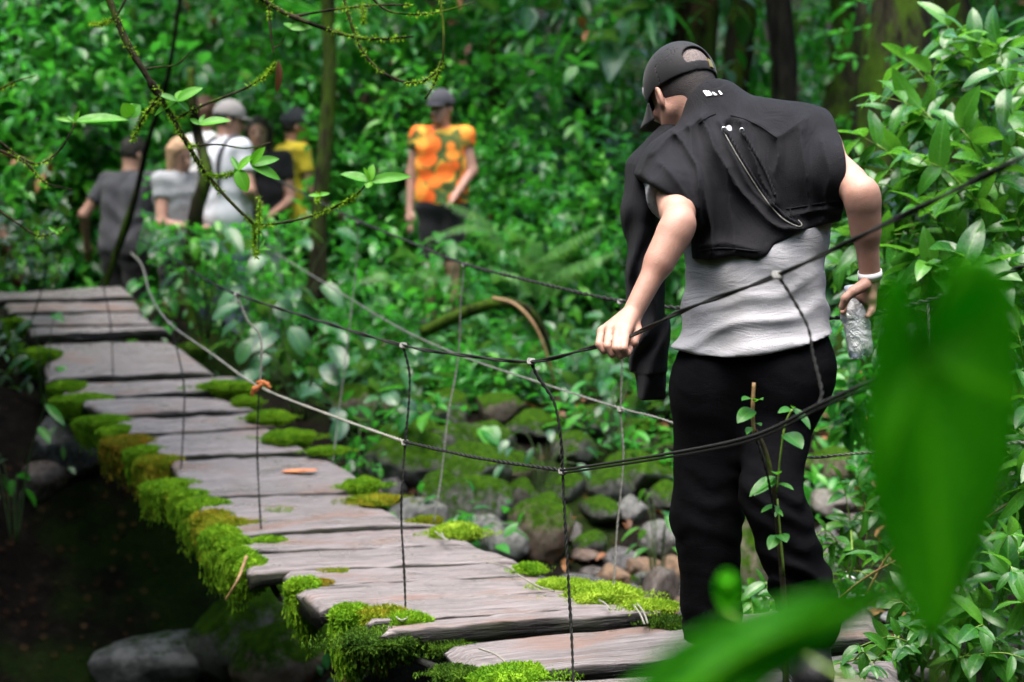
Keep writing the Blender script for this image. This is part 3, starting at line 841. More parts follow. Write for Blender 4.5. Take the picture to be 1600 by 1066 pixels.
mb = MB(); tube(mb, spline(NEAR_LO[:6], 6), .0039, 6); tube(mb, spline([p + np.array([0, 0, -.008]) for p in NEAR_LO[:6]], 6), .0028, 5); mb.build('lower_rope', M['rope'], bridge)
mb = MB(); twisted(mb, NEAR_LO[5:8], .0050, 20); mb.build('lower_rope', M['rope'], bridge)
mb = MB(); twisted(mb, NEAR_LO[7:], .0046, 22); mb.build('lower_rope', M['cord'], bridge)['label'] = 'paler cord length of the lower rope'
FAR_UP = [P(1640, 400, 3.7), P(1450, 470, 4.05), P(1300, 497, 4.6), P(1120, 487, 5.0), P(970, 470, 5.5), P(850, 444, 6.0), P(725, 412, 6.7), P(640, 378, 7.3), P(560, 345, 8.1), P(470, 300, 9.4), P(400, 262, 10.6)]
FAR_LO = [P(1620, 690, 3.6), P(1345, 708, 4.25), P(1250, 714, 4.5), P(1130, 690, 4.9), P(1035, 655, 5.25), P(970, 638, 5.5), P(850, 600, 6.0), P(720, 556, 6.7), P(620, 510, 7.4), P(520, 450, 8.6), P(430, 395, 10.2)]
mb = MB(); twisted(mb, FAR_UP, .0058, 12); mb.build('handrail', M['rope'], bridge)
mb = MB(); twisted(mb, FAR_LO, .0036, 20); mb.build('lower_rope', M['wire'], bridge)
def suspender(pts, r=.0045, mat='rope', knots=(0,), tw=26, d=None):
    mb = MB(); twisted(mb, pts, r, tw, strands=2)
    o = mb.build('suspender', M[mat], bridge)
    for k in knots:
        kb = MB()
        for w in range(3):
            a = np.linspace(0, 6.3, 15)
            ring = np.stack([np.cos(a) * .004, np.sin(a) * .008, np.sin(a) * .006], -1) + pts[k] + np.array([(w - 1) * .005, 0, 0])
            tube(kb, ring, .0028, 5)
        q = kb.build('knot', M['wire'], o)
    return o
suspender([P(1215, 430, 3.37), P(1236, 462, 3.37), P(1262, 510, 3.36), P(1270, 552, 3.35), P(1284, 612, 3.31), P(1278, 632, 3.30)], .0030, 'rope')
suspender([P(1180, 680, 3.6), P(1196, 730, 3.62), P(1210, 800, 3.7)], .003, 'rope', ())
suspender([P(830, 565, 4.5), P(840, 588, 4.5), P(866, 630, 4.5), P(877, 690, 4.5), P(879, 737, 4.5), P(884, 830, 4.48), P(890, 940, 4.45), P(894, 1010, 4.42), P(896, 1082, 4.38)], .0040, 'rope', (0, 4))
suspender([P(630, 540, 5.2), P(640, 585, 5.2), P(638, 640, 5.2), P(633, 692, 5.2), P(627, 800, 5.18), P(632, 900, 5.16), P(634, 968, 5.14)], .0036, 'rope', (0, 3))
suspender([P(370, 460, 6.4), P(386, 500, 6.4), P(408, 530, 6.4), P(406, 604, 6.4)], .0040, 'cord', (0,))
suspender([P(405, 604, 6.4), P(402, 680, 6.4), P(404, 760, 6.38), P(409, 842, 6.35)], .0034, 'rope', ())
suspender([P(265, 505, 7.6), P(280, 560, 7.55), P(288, 610, 7.5), P(286, 680, 7.45), P(282, 748, 7.4)], .0036, 'rope', (0,))
suspender([P(160, 440, 9.0), P(172, 500, 9.0), P(176, 560, 8.95), P(177, 600, 8.9)], .0034, 'rope', ())
suspender([P(72, 405, 9.3), P(66, 450, 9.3), P(50, 500, 9.3), P(40, 545, 9.3)], .0042, 'rope', ())
suspender([P(726, 414, 6.7), P(720, 470, 6.7), P(716, 558, 6.7), P(700, 650, 6.65), P(690, 740, 6.6), P(678, 815, 6.55)], .0032, 'wire', (0,))
suspender([P(970, 472, 5.5), P(972, 560, 5.5), P(970, 640, 5.5), P(974, 720, 5.48), P(964, 830, 5.45), P(958, 930, 5.4)], .0030, 'wire', (0, 2))
suspender([P(560, 347, 8.1), P(556, 420, 8.1), P(545, 520, 8.0), P(530, 640, 7.9), P(520, 722, 7.75)], .0030, 'wire', (0,))
suspender([P(1450, 471, 4.05), P(1452, 600, 4.05), P(1448, 740, 4.0), P(1455, 1010, 3.95)], .0030, 'wire', ())
mb = MB()
for a_, b_ in (((398, 612), (420, 600)), ((402, 598), (422, 607)), ((400, 606), (394, 618))):
    tube(mb, spline([P(*a_, 6.37), (P(*a_, 6.36) + P(*b_, 6.36)) / 2 + [0, 0, .012], P(*b_, 6.37)], 5), .0075, 6)
mb.build('binding', M['tie'], bridge)
# loose lashings on the planks
for a_ in ([(622, 962), (632, 958), (640, 968), (628, 976), (618, 968), (626, 960)], [(936, 944), (946, 950), (952, 958)], [(990, 952), (1000, 966), (1007, 982)], [(996, 950), (1006, 964), (1012, 981)],
           [(690, 838), (694, 846), (702, 850)], [(680, 836), (690, 844), (700, 852)], [(760, 884), (790, 890), (804, 898)], [(806, 902), (840, 922), (866, 930)], [(748, 1020), (775, 1030), (792, 1044)], [(400, 742), (420, 738), (470, 730)]):
    mb = MB(); tube(mb, spline([deck_pt(x_, y_, -.03) + np.array([0, 0, .012]) for x_, y_ in a_], 5), .0028, 5)
    mb.build('lashing', M['cord'], bridge)

# ------------------------------------------------------------------ stones
def rock_mesh(seed, flat=.7, sub=4, rough=.5):
    v, f = ICO4 if sub == 4 else ICO3
    c = np.array([seed * 3.1, seed * 1.7, seed * .9])
    n = fbm(v + c, 1.1, 4, seed)
    k = 1 + rough * (n - .5) * 1.6
    q = v * k[:, None]
    # a few planar breaks
    rg = np.random.default_rng(seed)
    for _ in range(7):
        d = unit(rg.normal(size=3)); h = .62 + .25 * rg.random()
        e = q @ d - h; q = q - d * (np.maximum(e, 0) * .8)[:, None]
    q = q + unit(q) * ((fbm(v + c, 6, 3, seed + 5) - .5) * .09)[:, None]
    q[:, 2] *= flat
    mb = MB(); mb.add(q, f); return mb.mesh('stone', (0, 0, 0))
def ray_ground(px, py, default=8.0, lo=4.2):
    ds = np.arange(lo, 15, .04)
    p = np.array([P(px, py, d) for d in ds])
    hit = np.nonzero(p[:, 2] < ground_z(p[:, 0], p[:, 1]))[0]
    return float(ds[hit[0]]) if len(hit) else default
def add_rock(px, py, d, wpx, hpx, mat, label=None, seed=1, cat='boulder', name='boulder', group=None, rot=None, sink=.0):
    d = ray_ground(px, py + hpx * .38, d)
    c = P(px, py, d); me = rock_mesh(seed); me.materials.append(M[mat])
    o = bpy.data.objects.new(name, me); COL.objects.link(o)
    w = wpx / 2 / FPX * d; h = hpx / 2 / FPX * d
    o.location = c - np.array([0, 0, sink]); o.scale = (w, w * .8, h / .62); o.rotation_euler = (.1 * math.sin(seed), .12 * math.cos(seed * 2), seed * 1.3 if rot is None else rot)
    return tag(o, label, cat, group)
add_rock(405, 985, 5.75, 250, 150, 'stone_moss', 'large moss covered boulder beside the bridge, grey patch on its crest', 3)
add_rock(250, 1040, 5.3, 205, 84, 'stone_grey', 'low grey wet boulder lowest on the dark stream side', 5)
add_rock(455, 1030, 5.1, 200, 120, 'stone_moss', 'dark mossy boulder half under the bridge edge', 8)
add_rock(845, 832, 7.7, 118, 96, 'stone_moss', 'dark rounded mossy boulder standing in the stream bed', 12)
add_rock(752, 792, 8.1, 120, 90, 'stone_moss', 'bright green mossy boulder behind the bridge deck', 15)
add_rock(655, 806, 8.0, 120, 60, 'stone_grey', 'flat grey boulder just past the right edge of the deck', 16)
add_rock(742, 826, 7.7, 92, 50, 'stone_grey', 'pale grey boulder with a broken top below the mossy one', 18)
add_rock(785, 850, 7.4, 90, 60, 'stone_grey', 'slanting brown grey stone against the dark mossy boulder', 19, cat='stone', name='stone')
add_rock(1028, 848, 7.2, 80, 66, 'stone_grey', 'angular grey brown block on the stones behind the hiker', 21, cat='stone', name='stone')
add_rock(1032, 925, 6.5, 86, 66, 'stone_wet', 'shiny dark wet stone nearest the right end of the planks', 23, cat='stone', name='stone')
add_rock(900, 930, 6.6, 120, 60, 'stone_wet', 'broad dark wet stone at the pool beside the deck', 24, cat='stone', name='stone')
add_rock(1180, 870, 6.3, 130, 170, 'stone_moss', 'tall green grey boulder seen between the legs of the hiker', 27)
add_rock(1300, 782, 7.4, 92, 44, 'stone_grey', 'flat dark grey boulder right of the hiker by his knee', 28)
add_rock(1326, 904, 5.9, 36, 20, 'stone_pale', 'small white stone lying among leaves by the hiker', 29, cat='stone', name='stone')
add_rock(640, 710, 8.7, 170, 90, 'stone_moss', 'wide moss mound behind the lower rope', 31)
add_rock(740, 745, 8.9, 150, 100, 'stone_moss', 'green moss mound above the pale broken boulder', 33)
add_rock(1000, 740, 8.4, 150, 70, 'stone_moss', 'mossy boulder left of the knee of the hiker', 35)
add_rock(1010, 690, 9.0, 120, 70, 'stone_moss', 'bright moss lump just below the hanging black sleeve', 36)
add_rock(840, 668, 9.6, 120, 44, 'stone_moss', 'shadowed boulder under the leaves in mid slope', 37)
add_rock(560, 640, 9.4, 120, 70, 'stone_moss', 'dark mossy boulder at the right side of the upper deck', 38)
add_rock(100, 700, 8.6, 130, 90, 'stone_wet', 'grey stone set in the dark bank below the far planks', 39)
add_rock(70, 750, 8.2, 90, 60, 'stone_wet', 'small grey stone in the dark bank, lowest one there', 40, cat='stone', name='stone')
add_rock(120, 560, 9.9, 150, 90, 'stone_wet', 'wet stone block carrying the far end of the bridge', 41)
add_rock(1400, 1040, 4.9, 230, 70, 'stone_grey', 'broad grey rock slab behind the big blurred leaf', 43)
add_rock(1560, 1010, 4.9, 130, 80, 'stone_grey', 'grey rock at the foot of the right hand shrubs', 44)
add_rock(1250, 985, 5.6, 110, 60, 'stone_moss', 'moss topped rock behind the feet of the hiker', 45)
for k_, (x_, y_, w_, h_, m_) in enumerate([(690, 770, 90, 60, 'stone_moss'), (760, 690, 130, 60, 'stone_moss'), (690, 640, 110, 60, 'stone_moss'), (800, 735, 110, 60, 'stone_moss'), (890, 700, 90, 50, 'stone_moss'), (950, 755, 90, 56, 'stone_moss'), (850, 800, 100, 56, 'stone_moss'), (780, 640, 90, 50, 'stone_moss'), (930, 660, 90, 50, 'stone_moss'), (1010, 640, 80, 50, 'stone_moss'), (590, 740, 70, 50, 'stone_wet'), (720, 720, 70, 44, 'stone_wet'), (880, 830, 70, 40, 'stone_wet'), (610, 770, 70, 46, 'stone_wet'), (815, 775, 70, 50, 'stone_moss'), (880, 765, 80, 46, 'stone_moss'), (935, 800, 84, 50, 'stone_moss'), (985, 800, 60, 44, 'stone_grey'), (920, 850, 70, 44, 'stone_moss'),
        (960, 905, 70, 44, 'stone_brown'), (1000, 890, 66, 40, 'stone_brown'), (985, 945, 80, 46, 'stone_wet'), (1055, 900, 60, 50, 'stone_brown'), (1040, 775, 80, 50, 'stone_moss'), (1300, 730, 110, 60, 'stone_moss'), (1330, 820, 70, 40, 'stone_wet'), (600, 690, 80, 50, 'stone_moss'), (700, 690, 110, 60, 'stone_moss'), (1090, 960, 60, 30, 'stone_brown'), (1290, 850, 70, 50, 'stone_wet')]):
    add_rock(x_, y_, 7.5, w_, h_, m_, {'stone_moss': 'one of the middling mossy stones heaped along the stream', 'stone_brown': 'one of the ochre brown stones by the right end of the planks'}.get(m_, 'one of the middling bare grey stones along the stream'), 70 + k_, 'stone', 'stone', {'stone_moss': 'mossy stones along the stream', 'stone_brown': 'brown stones by the planks'}.get(m_, 'bare stones along the stream'))
for k_ in range(26):
    g_ = np.random.default_rng(900 + k_); x_, y_ = g_.uniform(1285, 1440), g_.uniform(930, 1045)
    add_rock(x_, y_, 5.3, g_.uniform(20, 44), g_.uniform(12, 24), 'stone_light', 'one of the pale wet pebbles right of the feet of the hiker', 200 + k_ % 6, 'pebble', 'pebble', 'pale pebbles beside the hiker')
# smaller stones of the stream bed
_rm = [rock_mesh(60 + k, .65, 3) for k in range(7)]
rg = np.random.default_rng(3)
cnt = 0
for k in range(420):
    px, py = rg.uniform(640, 1330), rg.uniform(770, 990)
    d = rg.uniform(5.7, 8.2)
    c = P(px, py, d)
    if abs(c[2] - ground_z(c[0], c[1])) > .14: continue
    if cnt >= 75: break
    cnt += 1
    me = _rm[k % 7]
    key = ('stone_grey', 'stone_wet', 'stone_wet', 'stone_moss')[k % 4]
    o = bpy.data.objects.new('stream_stone', me); COL.objects.link(o)
    if not me.materials: me.materials.append(M[key])
    o.material_slots[0].link = 'OBJECT'; o.material_slots[0].material = M[key]
    s_ = rg.uniform(.03, .085)
    o.location = (c[0], c[1], ground_z(c[0], c[1]) + s_ * .25); o.scale = (s_ * rg.uniform(.8, 1.4), s_, s_ * rg.uniform(.6, 1))
    o.rotation_euler = (rg.uniform(-.4, .4), rg.uniform(-.4, .4), rg.uniform(0, 6))
    tag(o, 'small stone lying among others on the stream bed behind the bridge', 'stone', 'small stones of the stream bed')
# ------------------------------------------------------------------ vegetation
CLEAR = [(482, -10, 520, 470, 11.3), (112, 205, 222, 445, 12.6), (236, 212, 318, 350, 12.2), (296, 150, 402, 352, 12.2), (376, 176, 432, 320, 12.6), (424, 165, 470, 335, 12.9), (640, 138, 748, 312, 11.6)]
def visible_ok(p, m=4):
    px, py, d = project(p)
    ok = np.ones(len(p), bool)
    for x0, y0, x1, y1, dd in CLEAR:
        ok &= ~((px > x0 - m) & (px < x1 + m) & (py > y0 - m) & (py < y1 - m) & (d < dd + .3))
    return ok
BC = np.array([o_[:2] for _, _, o_, _ in PLANKS]); BZ = np.array([o_[2] for _, _, o_, _ in PLANKS])
BL = np.array([P(*pl[0], deck_d(pl[0][1])) for pl in PL]); BR = np.array([P(*pl[1], deck_d(pl[1][1])) for pl in PL])
def off_bridge(p, grow=0.0):
    """not over the deck, nor between the camera and the deck"""
    px, py, d = project(p)
    ok = np.ones(len(p), bool)
    lx = np.interp(-py, [-k[0][1] for k in PL], [k[0][0] for k in PL]); rx = np.interp(-py, [-k[1][1] for k in PL], [k[1][0] for k in PL])
    dk = np.interp(-py, [-a for a in _dy], [-0 + a for a in _dd])
    inside = (py > 436) & (px > lx - 16 - grow) & (px < rx + 14 + grow) & (d < dk + .45)
    return ~inside
def people_block(p):
    px, py, d = project(p)
    return ~((px > 930) & (px < 1400) & (py > 60) & (d < 5.0) & (d > 2.2))
def in_frame(p, m=160):
    px, py, d = project(p)
    return (d > .5) & (px > -m) & (px < 1600 + m) & (py > -m) & (py < 1066 + m)

def stuff(name, parts, mat, n=3, nu=1, shape='ovate', fold=.3, curl=.3, keep=None):
    mb = MB()
    pos, dr, nr, L, W, rn = [np.concatenate(k) for k in zip(*parts)]
    ok = visible_ok(pos + unit(dr) * (L * .5)[:, None]) & off_bridge(pos + unit(dr) * (L * .5)[:, None]) & off_bridge(pos + unit(dr) * (L * .95)[:, None]) & people_block(pos) & in_frame(pos, 420)
    qx, qy, qd = project(pos)
    zone = (qx > 1050) & (qx < 1470) & (qy > -400) & (qy < 235) & (qd > 11)
    ok &= ~(zone & (vnoise(pos, 1.5, 6) < np.where(qd > 15.2, .45, .66)))
    if keep is not None: ok &= keep(pos)
    pos, dr, nr, L, W, rn = (k[ok] for k in (pos, dr, nr, L, W, rn))
    leaves(mb, pos, dr, nr, L, W, rn, n, nu, fold=fold * (.6 + .8 * RNG.random(len(L))), curl=curl * (.5 + RNG.random(len(L))), shape=shape)
    o = mb.build(name, mat); return tag(o, kind='stuff')

def scatter_ground(n, x0, x1, y0, y1, clump=1.0, thr=.42, seed=1):
    x = RNG.uniform(x0, x1, n * 3); y = RNG.uniform(y0, y1, n * 3)
    p = np.stack([x, y, np.zeros_like(x)], -1)
    k = fbm(p, clump, 2, seed) > thr
    p = p[k][:n]; p[:, 2] = ground_z(p[:, 0], p[:, 1]); return p
def up_dirs(n, spread): 
    d = rand_unit(n) * spread; d[:, 2] = np.abs(d[:, 2]) * .5 + 1; return unit(d)

# herbs of the far bank: low, clumped, rocks and litter show between
parts = []
p = scatter_ground(3000, -1.3, 4.6, 7.3, 12.6, 1.5, .43, 1)
q = stream_q(p[:, 0], p[:, 1]); p = p[(q > 1.0) & ((p[:, 0] > -.9) | (q > 4)) & ((q > 3.0) | (RNG.random(len(q)) < .42))]
h = .05 + .42 * np.clip(fbm(p, 1.1, 2, 4) - .35, 0, 1) * 1.6
parts.append(sprigs(p, up_dirs(len(p), .9), .10 + h, 6, .055 + .05 * RNG.random(len(p)), .46, 66, .1, True))
stuff('herb_cover', parts, M['leaf_bg'])
parts = []
p = scatter_ground(560, -1.2, 4.4, 8.6, 12.5, 1.2, .50, 21)
q = stream_q(p[:, 0], p[:, 1]); p = p[q > 1.9]
parts.append(sprigs(p, up_dirs(len(p), .8), .2 + .35 * RNG.random(len(p)), 5, .09 + .06 * RNG.random(len(p)), .55, 60, .1))
stuff('broadleaf_cover', parts, M['leaf_teal'], shape='heart', n=4)

# shrub layer behind the path and the people
def clusters(n, x0, x1, y0, y1, z0, z1, per, rad, L, K=6, seed=1, thr=.0, slen=.45, **kw):
    c = np.stack([RNG.uniform(x0, x1, n), RNG.uniform(y0, y1, n), RNG.uniform(0, 1, n)], -1)
    c[:, 2] = ground_z(c[:, 0], c[:, 1]) + z0 + (z1 - z0) * c[:, 2]
    c = c[fbm(c, .8, 2, seed) > thr]
    b = np.repeat(c, per, 0) + rand_unit(len(c) * per) * (rad * RNG.random((len(c) * per, 1)) ** .5)
    tone = np.repeat(RNG.random(len(c)), per)
    d = unit(b - np.repeat(c, per, 0)) * .7 + np.array([0, -.25, .45]) + rand_unit(len(b)) * .35
    s = sprigs(b, d, slen * (.6 + .8 * RNG.random(len(b))), K, L * (.7 + .6 * RNG.random(len(b))), **kw)
    t = np.tile(tone, K); s[5] = np.clip(.4 * s[5] + .85 * t - .10, 0, 1); return s
parts = [clusters(290, -5.2, 5.6, 13.0, 16.2, .1, 3.2, 10, .42, .145, 6, 2, .36),
         clusters(80, -.4, 3.6, 11.6, 13.2, .1, 1.15, 11, .36, .09, 7, 5, .34),
         clusters(40, -1.9, .2, 12.4, 13.2, .2, 1.8, 10, .4, .085, 6, 5, .3),
         clusters(80, -4.6, -1.0, 13.6, 14.6, .2, 2.4, 10, .45, .14, 6, 7, .3)]
stuff('shrub_thicket', parts, M['leaf_bg'], n=3)
parts = [clusters(640, -8, 8, 15.5, 20.5, .0, 5.4, 10, .7, .20, 6, 9, .40, .7, ratio=.46)]
stuff('forest_backdrop', parts, M['leaf_far'], n=3)
parts = [clusters(150, -5.4, 5.5, 12.9, 16, .2, 3.6, 5, .5, .21, 5, 12, .36, .5, ratio=.6)]
stuff('broadleaf_thicket', parts, M['leaf_teal'], shape='heart', n=4)
parts = [clusters(60, -5, 5.5, 12.9, 15.8, .3, 3.4, 5, .3, .34, 5, 17, .3, .3, ratio=.17)]
stuff('strap_leaf_thicket', parts, M['leaf_bg'], n=5, shape='lance', curl=.5)
parts = [clusters(40, -4.5, 5, 12.9, 15, .2, 3.0, 2, .4, .13, 3, 18, .2, .3, ratio=.4)]
stuff('withered_leaves', parts, M['leaf_dead'], n=3)
# pale and yellow green spots low in front of the people by the bridge end
parts = [clusters(30, -2.55, -1.0, 10.9, 11.9, .15, .75, 9, .28, .085, 6, 3, .0),
         clusters(14, -1.2, -.2, 10.3, 11.3, .0, .55, 8, .25, .09, 6, 3, .0)]
stuff('path_side_herbs', parts, M['leaf_bg'], n=3)
# left bank
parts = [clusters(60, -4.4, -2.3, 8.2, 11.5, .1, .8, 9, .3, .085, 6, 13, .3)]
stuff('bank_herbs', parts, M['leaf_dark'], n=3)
parts = [clusters(54, -5.0, -2.5, 9.5, 12.6, .5, 2.6, 10, .4, .09, 6, 15, .2)]
stuff('bank_thicket', parts, M['leaf_bg'], n=3, keep=lambda p: (project(p)[1] < 470) | (project(p)[0] < 60))
# leaf litter
p = scatter_ground(2600, -3, 4.5, 6.6, 12.5, 2.2, .42, 33)
p = p[(p[:, 0] > -.7) | (stream_q(p[:, 0], p[:, 1]) > 5)]; p[:, 2] += .012 + .03 * RNG.random(len(p))
mb = MB(); n_ = len(p); d = rand_unit(n_); d[:, 2] *= .25
ok = off_bridge(p)
leaves(mb, p[ok], d[ok], (np.array([0, 0, 1.0]) + rand_unit(n_) * .5)[ok], .05 + .07 * RNG.random(ok.sum()), .028 + .03 * RNG.random(ok.sum()), RNG.random(ok.sum()), 3, 1, fold=.4, curl=.35)
tag(mb.build('leaf_litter', M['leaf_dead']), kind='stuff')

# unseen leaves added to block sky light: near-side forest ring, patch overhead left
n_ = 900
a = RNG.uniform(R(-35), R(215), n_); a = np.where(RNG.random(n_) < .15, RNG.uniform(0, 6.28, n_), a)
rr = RNG.uniform(9, 17, n_); hgt = RNG.uniform(.2, 8.0, n_)
c = np.stack([rr * np.cos(-a), 6 + rr * np.sin(-a), hgt], -1)
pxx, pyy, dd_ = project(c)
c = c[~((dd_ > 0) & (pxx > -350) & (pxx < 1950) & (pyy > -700))]
c = c[fbm(c, .35, 2, 3) > .36]
over = np.stack([RNG.uniform(-5.6, -2.0, 80), RNG.uniform(5.6, 8.6, 80), RNG.uniform(3.6, 5.0, 80)], -1)  # leaf canopy added out of view to shade the left ravine
c = np.vstack([c, over])
b = np.repeat(c, 12, 0) + rand_unit(len(c) * 12) * .9 * RNG.random((len(c) * 12, 1))
s = sprigs(b, rand_unit(len(b)) + [0, 0, .3], .7, 5, .34, .5, 60, .2)
mb = MB(); leaves(mb, *s, n=3, nu=1); tag(mb.build('unseen_shade_forest', M['leaf_far']), kind='stuff')

# ------------------------------------------------------------------ trees
def tree(px, d, rpx, lean, mat, label, py_base=None, crown=True, height=8.0, vines=0, tone='leaf_far', seed=1, name='forest_tree', cat='tree'):
    """px: photo x of the trunk at y=0 and rpx its half width there; lean: px shift from top to base"""
    yb = 480
    top = P(px, -20, d); base = P(px + lean, yb, d)
    gx_, gy_ = base[0], base[1]; gz_ = float(ground_z(gx_, gy_))
    k = (gz_ - .15 - base[2]) / (top[2] - base[2])
    b0 = base + (top - base) * k
    rg = np.random.default_rng(seed)
    t = unit(top - b0); r0 = rpx / FPX * d
    hs = np.linspace(0, 1, 9)
    pts = [b0 + t * (height * h) + np.array([rg.normal(), rg.normal(), 0]) * r0 * .35 * (0 < h) * (1 + h) for h in hs]
    rad = [r0 * (1.9 if h == 0 else 1.15 - .75 * h) for h in hs]
    root = thing(name, b0 + np.array([0, 0, .15]), label, cat)
    p, r = spline(pts, 6, rad)
    mb = MB(); tube(mb, p, r, 14, jit=.16)
    # limbs in the canopy
    tips = []
    for q in range(7 if crown else 0):
        i = int(len(p) * rg.uniform(.62, .98)); a = rg.uniform(0, 6.28)
        e = p[i] + np.array([math.cos(a), math.sin(a), .45]) * rg.uniform(.8, 1.9)
        mid = (p[i] + e) / 2 + np.array([0, 0, .15])
        s_, r_ = spline([p[i], mid, e], 5, [r[i] * .55, r[i] * .3, r[i] * .12]); tube(mb, s_, r_, 7)
        tips += [e, mid]
    mb.build('trunk', M[mat], root)
    if crown:
        tips = np.array(tips + [p[-1]])
        b = np.repeat(tips, 12, 0) + rand_unit(len(tips) * 12) * .75 * RNG.random((len(tips) * 12, 1))
        s = sprigs(b, rand_unit(len(b)) + [0, 0, .3], .4, 5, .15, .45, 60, .2)
        mb = MB(); leaves(mb, *s, n=3, nu=1, fold=.25, curl=.3); mb.build('crown', M[tone], root)
    if vines:
        # mosses and climbers on the stem
        n_ = vines; i = rg.integers(2, len(p) // 2 + 6, n_)
        a = rg.uniform(0, 6.28, n_); o_ = np.stack([np.cos(a), np.sin(a), np.zeros(n_)], -1)
        s = sprigs(p[i] + o_ * (r[i])[:, None], o_ * .8 + [0, 0, .1], .12, 3, .09, .5, 60, .2)
        ok = visible_ok(s[0])
        mb = MB(); leaves(mb, *[k[ok] for k in s], n=3, nu=1); mb.build('leaves', M['leaf_bg'], root)
    return root
tree(507, 11.3, 12, -8, 'bark_mossy', 'slim dark mossy tree rising between the people and the ferns', seed=2, vines=90)
tree(474, 14.6, 22, 6, 'bark_mossy', 'broad green mossed tree just left of the slim dark one', seed=3, vines=40)
tree(1106, 13.0, 44, 22, 'bark_brown', 'tall brown and moss streaked tree behind the black cap', seed=4, vines=50)
tree(1214, 12.2, 22, 4, 'bark_dark', 'slim near black tree over the right shoulder of the hiker', seed=5, vines=40)
tree(1318, 13.0, 36, -6, 'bark_mossy', 'mossy tree between the two dark ones right of the hiker', seed=6, vines=120)
tree(1400, 10.6, 60, 10, 'bark_mossy', 'thickest dark tree just left of the bright shrub', seed=7, vines=170)
tree(1178, 14.6, 26, 0, 'bark_mossy', 'narrow dark tree beside the brown moss streaked one', seed=8)
tree(776, 14.5, 20, -14, 'bark_mossy', 'mossy tree at the top above the orange shirt', seed=9)
tree(640, 17.0, 20, 10, 'bark_dark', 'thin distant tree between the hanging loop and the mossy stem', seed=10)
tree(905, 16.5, 26, 8, 'bark_dark', 'dark tree among pale glossy leaves left of the cap', seed=11)
tree(1475, 12.5, 30, 8, 'bark_mossy', 'mossy tree partly behind the right hand shrub', seed=12)
tree(80, 16.0, 22, 20, 'bark_dark', 'dim tree in the far left corner of the forest', seed=13)
tree(304, 11.2, 15, -4, 'bark_mossy', 'mossy post like young tree standing among the group of people', seed=14, crown=False, height=1.75, name='tree_stump', cat='stump')
# thin leaning stems
def stem_thing(name, pts, rad, mat, label, cat, seg=8, extra=None):
    root = thing(name, pts[0], label, cat)
    mb = MB(); p, r = spline(pts, 8, rad); tube(mb, p, r, seg, jit=.12); mb.build('stem', M[mat], root)
    return root, p
stem_thing('leaning_sapling', [P(150, 470, 10.9), P(200, 350, 10.6), P(232, 220, 10.4), (P(262, 120, 10.2)), P(284, -20, 10.0)], [.020, .018, .016, .014, .011], 'bark_dark', 'thin dark sapling leaning across in front of the man in charcoal', 'sapling')
stem_thing('leaning_stick', [P(163, 452, 10.55), P(188, 372, 10.5), P(205, 320, 10.5), P(222, 262, 10.5)], [.020, .017, .013, .009], 'bark_mossy', 'pale stick propped at the bridge end beside the dark trousers', 'stick')
stem_thing('hanging_root', [P(1560, -20, 9.5), P(1545, 120, 9.5), P(1560, 260, 9.4), P(1540, 420, 9.4)], [.012, .01, .01, .008], 'bark_dark', 'thin root dangling behind the right hand shrubs', 'root')
# arching mossy root with an orange stem on the far slope
rt, p = stem_thing('arching_root', [P(660, 520, 9.9), P(720, 492, 9.8), P(775, 474, 9.7), P(822, 482, 9.7), P(850, 520, 9.75), P(862, 560, 9.8)], [.034, .036, .032, .024, .018, .012], 'bark_mossy', 'mossy root arching over the far slope', 'root', 9)
stem_thing('orange_vine', [P(770, 466, 9.5), P(805, 476, 9.45), P(836, 510, 9.4), P(856, 560, 9.4), P(866, 600, 9.45)], [.010, .010, .009, .007, .005], 'stalk', 'bare orange brown vine curving down from the mossy root', 'vine')
stem_thing('dry_twig', [P(1340, 960, 5.4), P(1380, 880, 5.35), P(1420, 835, 5.3)], [.004, .004, .003], 'stalk', 'dry straw coloured twig by the feet of the hiker', 'twig')
stem_thing('dry_twig', [P(1290, 955, 5.5), P(1350, 905, 5.4), P(1400, 876, 5.3)], [.004, .0035, .003], 'stalk', 'dry yellow stalk crossing beside the small white stone', 'twig')
stem_thing('dry_twig', [P(1610, 760, 5.2), P(1570, 790, 5.2), P(1535, 812, 5.2)], [.004, .004, .003], 'stalk', 'dry twig poking out of the shrubs at the far right', 'twig')
stem_thing('dry_twig', [P(385, 870, 5.7), P(372, 905, 5.6), P(352, 938, 5.6)], [.006, .005, .003], 'stalk', 'bare twig hanging under the mossy deck edge', 'twig')

# ferns
def fern(base, tips, label, L=.16, mat='leaf_fern'):
    root = thing('fern', base, label, 'fern')
    for mid, tip in tips:
        p = spline([base, mid, tip], 14); t = unit(np.gradient(p, axis=0)); n = len(p)
        mb = MB(); tube(mb, p, np.linspace(.0035, .0015, n), 5, (0, .5, .4))
        sd = unit(np.cross(t, [0, 0, 1.0])); up_ = np.cross(sd, t)
        k = np.arange(3, n)
        lw = L * np.sin(np.pi * np.clip((k / n) * .85 + .12, 0, 1)) ** .8
        for s in (-1, 1):
            for off in (0,):
                pp = p[k] + t[k] * off * .02
                leaves(mb, pp, sd[k] * s + t[k] * .35 - np.array([0, 0, .25]), up_[k] + rand_unit(len(k)) * .12, lw * (.9 + .2 * RNG.random(len(k))), lw * .03 + .0065, .3 + .6 * RNG.random(len(k)), 4, 1, fold=.2, curl=.3, shape='lance')
        mb.build('frond', M[mat], root)
fern(P(805, 420, 10.9), [(P(745, 352, 10.7), P(668, 372, 10.6)), (P(760, 345, 11.0), P(690, 312, 11.1)), (P(822, 380, 10.8), P(792, 352, 10.7))], 'fern with fronds arching below the orange shirt', .12)
